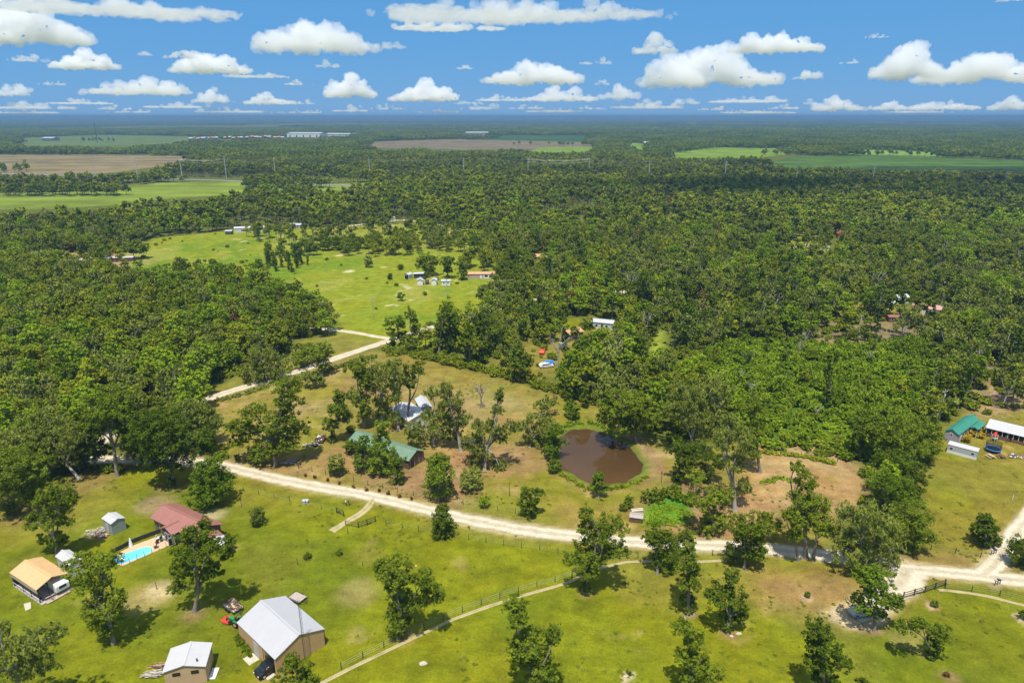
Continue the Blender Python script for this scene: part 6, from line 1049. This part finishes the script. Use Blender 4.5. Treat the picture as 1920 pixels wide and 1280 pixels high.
for i in np.nonzero(~solo)[0]:
    q_ = rng.random(); put(A0[i], ('x%d_0' % (i % 2)) if q_ < .022 else '%s%d_0' % (K0[i], J0[i]), R0[i], S0[i])
A1 = hexgrid(470, 1330, 7.6, 2.8, rng); px, py, op = masks(A1); A1, px, py = A1[~op], px[~op], py[~op]; K1 = pick_kind(px, py, A1[:, 0], A1[:, 1], rng); den = fbm(A1[:, 0], A1[:, 1], 60, 93)
for i in range(len(A1)):
    if den[i] < .3: continue
    put(A1[i], 'x0_0' if rng.random() < .012 else '%s%d_1' % (K1[i], int(rng.integers(0, VAR[K1[i]]))), rng.uniform(0, 6.28), rng.uniform(.62, 1.3) * (1.0 + (.12 if K1[i] in 'gd' else 0)))
# sparse pasture groves
for cx, cy, rx, ry, n, kk in [(620, 470, 60, 12, 26, 'd'), (700, 440, 80, 14, 26, 'p'), (860, 462, 50, 16, 22, 'g'), (520, 448, 60, 8, 12, 'p'), (760, 452, 40, 12, 12, 'd'), (900, 500, 60, 9, 14, 'g'), (420, 512, 90, 6, 12, 'd'), (800, 440, 40, 9, 9, 'g'), (960, 450, 40, 22, 20, 'g'), (215, 492, 20, 6, 4, 'g'), (330, 512, 20, 6, 4, 'd'), (540, 500, 40, 12, 14, 'v'), (590, 455, 70, 16, 36, 'p'), (660, 466, 60, 10, 34, 'd'), (730, 470, 60, 14, 30, 'g'), (800, 462, 50, 8, 16, 'm'), (830, 430, 60, 12, 26, 'd'), (940, 480, 40, 14, 26, 'g'), (480, 446, 30, 5, 6, 'g'), (660, 425, 120, 8, 50, 'p'), (800, 410, 90, 7, 40, 'd'), (960, 520, 30, 14, 18, 'd'), (950, 575, 50, 16, 26, 'm'), (1000, 540, 30, 20, 22, 'g'), (900, 430, 40, 14, 24, 'g')]:
    for _ in range(n):
        a = rng.uniform(0, 6.28); d = math.sqrt(rng.random()); x, y = cx + math.cos(a) * d * rx, cy + math.sin(a) * d * ry; g = G(x, y); put(g, '%s%d_%d' % (kk, int(rng.integers(0, VAR[kk])), 0 if g[1] < 470 else 1), rng.uniform(0, 6.28), rng.uniform(.5, 1.0))
def far_patches(y0, y1, sp, sc, hz, rng):
    A = hexgrid(y0, y1, sp, sp * .12, rng, pad=max(sp, 90)); px, py = project(A[:, 0], A[:, 1]); op = np.zeros(len(A), bool)
    for f in FARFIELDS:
        for hh_ in (0, 7, 14): op |= inpoly(px, py - hh_ * 1280 / A[:, 1], f[0])
    for f in ([(350, 263), (540, 257), (672, 252), (672, 257), (540, 262), (350, 268)], [(868, 250), (920, 250), (920, 256), (868, 256)], [(0, 328), (760, 354), (760, 349), (0, 322)]):
        for hh_ in (0, 8): op |= inpoly(px, py - hh_ * 1280 / A[:, 1], f)
    n = fbm(A[:, 0], A[:, 1], 500 if y1 < 6000 else 2500, 97); q = rng.random(len(A)); sp_ = fbm(A[:, 0], A[:, 1], 260 if y1 < 6000 else 1500, 98)
    hole = (n > .66) if y0 > 2400 else np.zeros(len(A), bool)
    for i in np.nonzero(~op & ~hole)[0]: put(A[i], 'P%d_0' % (int(sp_[i] * 7.9 + q[i] * .8) % 4), int(q[i] * 40) % 4 * 1.5708 + rng.uniform(-.1, .1), sc, hz * rng.uniform(.8, 1.2))
far_patches(1340, 3600, 52, 1.0, 1.0, rng); far_patches(3620, 9500, 105, 2.0, 1.05, rng); far_patches(9600, 45000, 420, 8.0, 1.2, rng)
for x0, x1, yy, n in [(155, 215, 265, 14), (0, 240, 366, 60), (460, 620, 352, 46), (1420, 1520, 291, 20), (1520, 1920, 292, 60), (370, 700, 328, 60), (0, 60, 322, 8), (940, 1120, 273, 16)]:
    for _ in range(n): g = G(rng.uniform(x0, x1), yy + rng.uniform(-2.2, 2.2) * (1 if yy > 300 else .5)); put(g, '%s%d_1' % ('dg'[int(rng.random() < .4)], int(rng.integers(0, 2))), rng.uniform(0, 6.28), rng.uniform(.9, 1.4))
scatter('woodland', P, I, R, SC, 'mass of mixed green trees filling the middle distance and horizon', 'woodland')
P, I, R, SC = [], [], [], []
AU = hexgrid(95, 430, 4.6, 1.6, rng); px, py, op = masks(AU); dn = fbm(AU[:, 0], AU[:, 1], 12, 95)
for i in np.nonzero(~op)[0]:
    if dn[i] > .36 and not (1560 < px[i] < 1745 and py[i] > 850 and rng.random() < .5): put(AU[i], 's%d_0' % int(rng.integers(0, 3)), rng.uniform(0, 6.28), rng.uniform(.55, 1.25))
for poly, n in ((YARDM, 60), (TALLG, 40), (YARDR, 20), (BROWNR, 30), (PAST1, 90), (LANE1, 3)):
    q = np.array(gp(poly)); lo, hi = q.min(0), q.max(0); c = 0
    while c < n:
        t_ = rng.uniform(lo, hi)
        if inpoly(t_[:1], t_[1:], q)[0]: put(t_, 's%d_0' % int(rng.integers(0, 3)), rng.uniform(0, 6.28), rng.uniform(.25, .8)); c += 1
scatter('undergrowth', P, I, R, SC, 'low bushes and scrub between the trees of the wood', 'undergrowth')
P, I, R, SC = [], [], [], []
AT = hexgrid(120, 300, 3.0, 1.7, rng); px, py = project(AT[:, 0], AT[:, 1]); ok = inpoly(px, py, SHRUBZ); hh = fbm(AT[:, 0], AT[:, 1], 9, 96) * 1.5 - .25
for i in np.nonzero(ok)[0]: put(AT[i], ('t%d_0' if hh[i] > .25 or rng.random() < .4 else 's%d_0') % int(rng.integers(0, 3)), rng.uniform(0, 6.28), rng.uniform(.6, 1.35), rng.uniform(.55, 1.3) * (.35 + 1.7 * max(.1, hh[i])))
for _ in range(46):
    c_ = AT[ok][int(rng.integers(0, ok.sum()))]; put(c_, ['v0_0', 'g1_0', 'm0_0', 'v2_0', 'd0_0', 'x1_0'][int(rng.integers(0, 6))], rng.uniform(0, 6.28), rng.uniform(.35, .62))
scatter('bright_thicket', P, I, R, SC, 'bright green impenetrable thicket of young growth above the cleared patch', 'thicket')
# longer grass and weeds on the lawns
tm = MB(); tr_ = np.random.default_rng(5)
tq = leaf_quads(np.array([[0, 0, .10]]), np.array([.34]), 26, .20, tr_, up=1.0); tq[:, 2] = np.maximum(tq[:, 2] * .6, .01)
libadd('h0_0', np_mesh('tuft', tq, np.arange(len(tq)).reshape(-1, 4), [L_GRASS])); tq2 = leaf_quads(np.array([[0, 0, .14]]), np.array([.30]), 22, .22, tr_, up=.6); tq2[:, 2] = np.maximum(tq2[:, 2] * .8, .01); libadd('h1_0', np_mesh('tuft', tq2, np.arange(len(tq2)).reshape(-1, 4), [L_WEED]))
P, I, R, SC = [], [], [], []
AG = np.stack([rng.uniform(-190, 190, 90000), rng.uniform(72, 240, 90000)], 1); px, py = project(AG[:, 0], AG[:, 1]); ok = (px > -40) & (px < 1960) & (py < 1320); rd = np.zeros(len(AG), bool)
for P_ in (FRONT, HOME, RIGHT): rd |= inpoly(px, py, P_)
ok &= rd; gn = fbm(AG[:, 0], AG[:, 1], 6, 201) * .6 + fbm(AG[:, 0], AG[:, 1], 30, 202) * .5; ok &= rng.random(len(AG)) < np.clip((gn - .54) * 1.6, .004, .35)
AG = AG[ok]
for k, v in ROADS.items():
    if v[1] < 8: dd = sdist(AG[:, 0], AG[:, 1], RGP[k][::2], False); AG = AG[dd > v[1] / 2 + .2]
AG = AG[sdist(AG[:, 0], AG[:, 1], POND) > 1]; AG = AG[sdist(AG[:, 0], AG[:, 1], gp(DK_DECK)) > .3]
for q_ in AG: put(q_, 'h%d_0' % int(rng.random() < .3), rng.uniform(0, 6.28), rng.uniform(.5, 1.6), rng.uniform(.25, .75))
scatter('grass_tufts', P, I, R, SC, 'clumps of longer grass and weeds over lawns and paddocks', 'grass')
# bare trees standing out of the green
for k, (x, y, h_, lab) in enumerate([(1152, 712, 15, 'tall dead tree with pale forked limbs above the far hedge'), (1045, 690, 13, 'pale leafless trunk beside the blue tarp'), (245, 640, 9, 'grey leafless crown deep in the wood behind the road'), (1830, 700, 12, 'big bare branched tree behind the teal roofed house'), (1820, 555, 11, 'bare tree near the wood lane'), (903, 764, 8, 'small grey leafless tree in the dry paddock'), (1340, 812, 13, 'bare grey limbs rising from the mossy trees by the thicket'), (1660, 1070, 1, ''), (1262, 560, 12, 'bleached dead tree in the middle of the wood'), (1445, 600, 12, 'dead tree beside the thicket top'), (1640, 560, 12, 'thin dead tree near the white cottage'), (1210, 640, 12, 'dead tree by the narrow green lane'), (870, 640, 12, 'pale bare trunk behind the side road')]):
    if h_ < 3: continue
    r_ = np.random.default_rng(700 + k); o = empty('dead_tree', tuple(G(x, y)), k, lab, 'tree'); bare_mb(r_, h_).build('trunk', BARKP, o, True)
    if k % 3 == 2: L = [((0, 0, h_ * .7), 1.2, 1.0)]; q = crown_pts(L, .5, r_, .2); link('crown', np_mesh('crown', q, np.arange(len(q)).reshape(-1, 4), [L_RUST]), o)

# ------------------------------------------------------------------ clouds
def cloud_mat(dens):
    m = bpy.data.materials.new('cloud_vapour'); m.use_nodes = True; t = m.node_tree; t.nodes.clear(); out = t.nodes.new('ShaderNodeOutputMaterial'); v = t.nodes.new('ShaderNodeVolumeScatter')
    v.inputs['Color'].default_value = (.968, .976, 1.0, 1); v.inputs['Density'].default_value = dens; v.inputs['Anisotropy'].default_value = .25; t.links.new(v.outputs[0], out.inputs['Volume']); return m
import bmesh
def ico(sub):
    b = bmesh.new(); bmesh.ops.create_icosphere(b, subdivisions=sub, radius=1); v = np.array([x.co[:] for x in b.verts]); f = np.array([[q.index for q in x.verts] for x in b.faces]); b.free(); return v, f
ICO = {k: ico(k) for k in (3, 4)}
DK = 4.5
def cloud(cx, base, w, h, label, seed, lumps=1.0, flat=.35):
    """cx, base: middle of the base in the photograph; w, h: extent; the base lies near one common height"""
    rng = np.random.default_rng(seed); d_ = ray(cx, base); hd = math.hypot(d_[0], d_[1]); el = d_[2] / hd; dist = min(1150 / max(el, .001), 52000); p0 = CAMP + d_ * dist / hd; sc = dist / hd / 1280 * 1.0
    Wm, Hm = w * sc * 1.02, h * sc * 1.04; big = w > 90; n = int((34 if big else 16) * lumps); v0, f0 = ICO[3]; VV, FF, b = [], [], 0
    top = rng.uniform(-.25, .25)
    for i in range(n):
        u = rng.uniform(-1, 1); env = max(.12, (1 - abs((u - top) / (1 + abs(top))) ** 1.7)) * rng.uniform(.55, 1.0); hz = Hm * env; r = Hm * rng.uniform(.16, .34) * (.45 + .6 * env)
        z = rng.uniform(.12, 1) * max(hz - r, r * .3); c = np.array([u * (Wm / 2 - r), rng.uniform(-.25, .35) * Wm * .5 * (1 - .5 * abs(u)), max(z, r * .35)]); s = r * np.array([1.25, 1.15, .92]); pp = v0 * s + c
        VV.append(pp); FF.append(f0 + b); b += len(v0)
    for i in range(int(n * .5)):        # broad flat base
        u = rng.uniform(-1, 1); r = Wm * rng.uniform(.08, .15); VV.append(v0 * np.array([r, r, Hm * flat * rng.uniform(.3, .6) * (1 - .5 * abs(u))]) + np.array([u * (Wm / 2 - r), rng.uniform(-.2, .3) * Wm * .4, Hm * .12])); FF.append(f0 + b); b += len(v0)
    vv = np.concatenate(VV); ff = np.concatenate(FF); vn = np.concatenate([v0] * (len(vv) // len(v0)))
    z0 = Hm * .06; vv[:, 2] = np.where(vv[:, 2] < z0, z0 + (vv[:, 2] - z0) * .3, vv[:, 2])
    ang = -math.atan2(d_[0], d_[1]); o = link('cloud', np_mesh('cloud', vv, ff, [cloud_mat(DK / Hm * (.42 if w > 330 else (1 if h > 40 else (.6 if h > 22 else .3))))], smooth=True)); o.location = p0; o.rotation_euler.z = ang
    q = o.modifiers.new('r', 'REMESH'); q.mode = 'VOXEL'; q.voxel_size = Hm / 32; q.use_smooth_shade = True; q = o.modifiers.new('s', 'SMOOTH'); q.iterations = 3
    for ts, st in ((.34, .28), (.16, .17), (.08, .07)):
        tx_ = bpy.data.textures.new('billow', 'CLOUDS'); tx_.noise_scale = Hm * ts; tx_.noise_depth = 3; q = o.modifiers.new('d', 'DISPLACE'); q.texture = tx_; q.strength = Hm * st; q.texture_coords = 'LOCAL'
    return tag(o, label, 'cloud', 'cumulus clouds')
CL = [(150, 196, 110, 16, 'low faint cloud under the round topped cloud'), (215, 206, 60, 12, 'little low cloud above the far clump of trees'), (570, 196, 40, 12, 'tiny cloud under the faint puff'), (730, 206, 70, 14, 'low cloud below the stepped cloud'), (880, 196, 60, 16, 'low knobbly cloud beside the broad dome'), (985, 205, 70, 14, 'small cloud low over the bright fields'), (1110, 206, 60, 14, 'small cloud above the far farmhouse'), (1340, 207, 70, 14, 'small cloud above the long bright field'), (1470, 205, 60, 14, 'small cloud beside the low rosy one'), (1520, 196, 30, 12, 'tiny cloud over the rosy one'), (1720, 212, 120, 12, 'thin streak under the great bank'), (60, 213, 110, 10, 'thin streak at the horizon corner'), (100, 160, 50, 12, 'wisp between the round topped and edge clouds'), (560, 160, 60, 12, 'wisp beside the low dome cloud'), (870, 130, 40, 12, 'wisp beside the broad dome'), (1590, 120, 36, 12, 'wisp beside the domed bank'), (900, 206, 80, 18, 'low small cloud above the ploughed field'), (330, 203, 120, 16, 'low streaky cloud over the town'), (560, 213, 90, 12, 'thin horizon cloud beside the warehouses'), (1130, 160, 30, 14, 'tiny puff right of the broad dome'), (1890, 3, 60, 14, 'pale streak at the very top corner'), (45, 82, 250, 95, 'big white cloud cut by the frame corner above the wood'), (230, 28, 430, 50, 'long flat grey white cloud along the top of the sky'), (600, 98, 235, 98, 'tallest puffy white cloud, above the warehouses'), (735, 92, 70, 22, 'thin wisp trailing from the tallest puffy cloud'), (980, 34, 560, 56, 'wide grey bellied cloud hanging at the top of the sky'), (840, 56, 220, 24, 'small pale roll below the wide grey bellied cloud'),
 (160, 130, 125, 42, 'round topped cloud below the corner cloud'), (50, 116, 80, 18, 'faint flat cloud beside the round topped one'), (272, 105, 34, 15, 'tiny puff between two larger clouds'), (340, 110, 60, 24, 'small grey puff beside the bright knob cloud'), (400, 138, 150, 52, 'cloud with a bright knob on top'), (480, 146, 120, 18, 'flat grey tail of the bright knob cloud'), (260, 178, 190, 40, 'long low ragged cloud over the town strip'),
 (400, 193, 80, 32, 'small leaning cloud low over the far woods'), (508, 196, 95, 28, 'low dome cloud left of the cauliflower one'), (25, 180, 70, 32, 'low white cloud at the frame edge'), (60, 205, 150, 20, 'low flat bank near the horizon below it'), (613, 127, 50, 20, 'faint puff under the tallest cloud'), (660, 183, 105, 50, 'cauliflower cloud above the tall pines'), (795, 190, 135, 46, 'stepped cloud with a bright cap'), (660, 210, 80, 16, 'low bank near the horizon below the cauliflower cloud'),
 (1002, 157, 200, 66, 'broad domed cloud in the middle of the sky'), (1118, 121, 70, 18, 'faint flat puff beside the broad dome'), (1050, 190, 140, 34, 'low ragged cloud under the broad dome'), (1165, 186, 90, 40, 'small domed cloud next to the low ragged one'), (940, 190, 100, 16, 'thin low cloud under the broad dome'), (1232, 101, 90, 40, 'rounded cloud left of the bright tower cloud'), (1330, 162, 260, 94, 'bright tower cloud with a wide grey base'), (1450, 98, 175, 52, 'smooth humped cloud right above the tower cloud'),
 (1512, 149, 56, 26, 'small lone puff beyond the tower cloud'), (1640, 72, 50, 12, 'thin faint wisp high in the blue'), (1700, 148, 130, 76, 'domed part at the near end of the great cloud bank'), (1840, 154, 240, 84, 'great cloud bank cut by the frame edge'), (1405, 193, 150, 20, 'low flat cloud under the tower cloud'), (1570, 208, 100, 32, 'low rosy cloud near the horizon'), (1665, 207, 80, 26, 'low small cloud beside the rosy one'), (1770, 206, 120, 28, 'low bank under the great cloud'), (1890, 207, 80, 30, 'low cloud at the frame edge under the great bank'),
 (1285, 196, 70, 20, 'small low cloud under the tower'), (1210, 204, 140, 20, 'faint low bank above the far fields'), (820, 212, 90, 14, 'faint horizon cloud above the ploughed field'), (1420, 213, 140, 12, 'faint streak of cloud on the horizon'), (240, 212, 90, 12, 'faint horizon cloud above the fallow field'), (440, 212, 140, 14, 'faint streak along the horizon above the town'), (1040, 211, 110, 14, 'faint horizon cloud near the far hall')]
for k, c_ in enumerate(CL): cloud(c_[0], c_[1], c_[2], c_[3], c_[4], 300 + k, 1.0 if c_[3] > 25 else .7)
# clouds overhead, beyond the top of the picture, whose shade lies on the land
def overhead(x, y, rx, ry, seed):
    rng = np.random.default_rng(seed); z = 1300.; c = Vector((x, y, 0)) + SD * (z / SD.z); v0, f0 = ICO[3]; VV, FF, b = [], [], 0
    for i in range(30): a = rng.uniform(0, 6.28); d_ = math.sqrt(rng.random()) * .85; r = rng.uniform(.18, .38); VV.append(v0 * np.array([rx * r, ry * r, 110 * rng.uniform(.5, 1)]) + np.array([math.cos(a) * d_ * rx, math.sin(a) * d_ * ry, rng.uniform(0, 90)])); FF.append(f0 + b); b += len(v0)
    o = link('cloud', np_mesh('cloud', np.concatenate(VV), np.concatenate(FF), [cloud_mat(.012)], smooth=True)); o.location = c; return tag(o, ['cloud floating overhead, above the far woods', 'second cloud floating overhead, farther off'][seed - 801], 'cloud', 'clouds overhead')
overhead(430, 720, 420, 110, 801); overhead(800, 1060, 480, 110, 802)
# ------------------------------------------------------------------ air
mh = bpy.data.materials.new('haze'); mh.use_nodes = True; t = mh.node_tree; t.nodes.clear(); out = t.nodes.new('ShaderNodeOutputMaterial'); pv = t.nodes.new('ShaderNodeVolumePrincipled')
pv.inputs['Color'].default_value = (.20, .36, .60, 1); pv.inputs['Density'].default_value = 1.5e-4; pv.inputs['Anisotropy'].default_value = 0; t.links.new(pv.outputs[0], out.inputs['Volume'])
mb = MB(); mb.box((0, 0, 44), (142000, 142000, 96)); tag(mb.build('haze', mh), 'thin blue haze over the whole countryside', 'haze', kind='stuff')
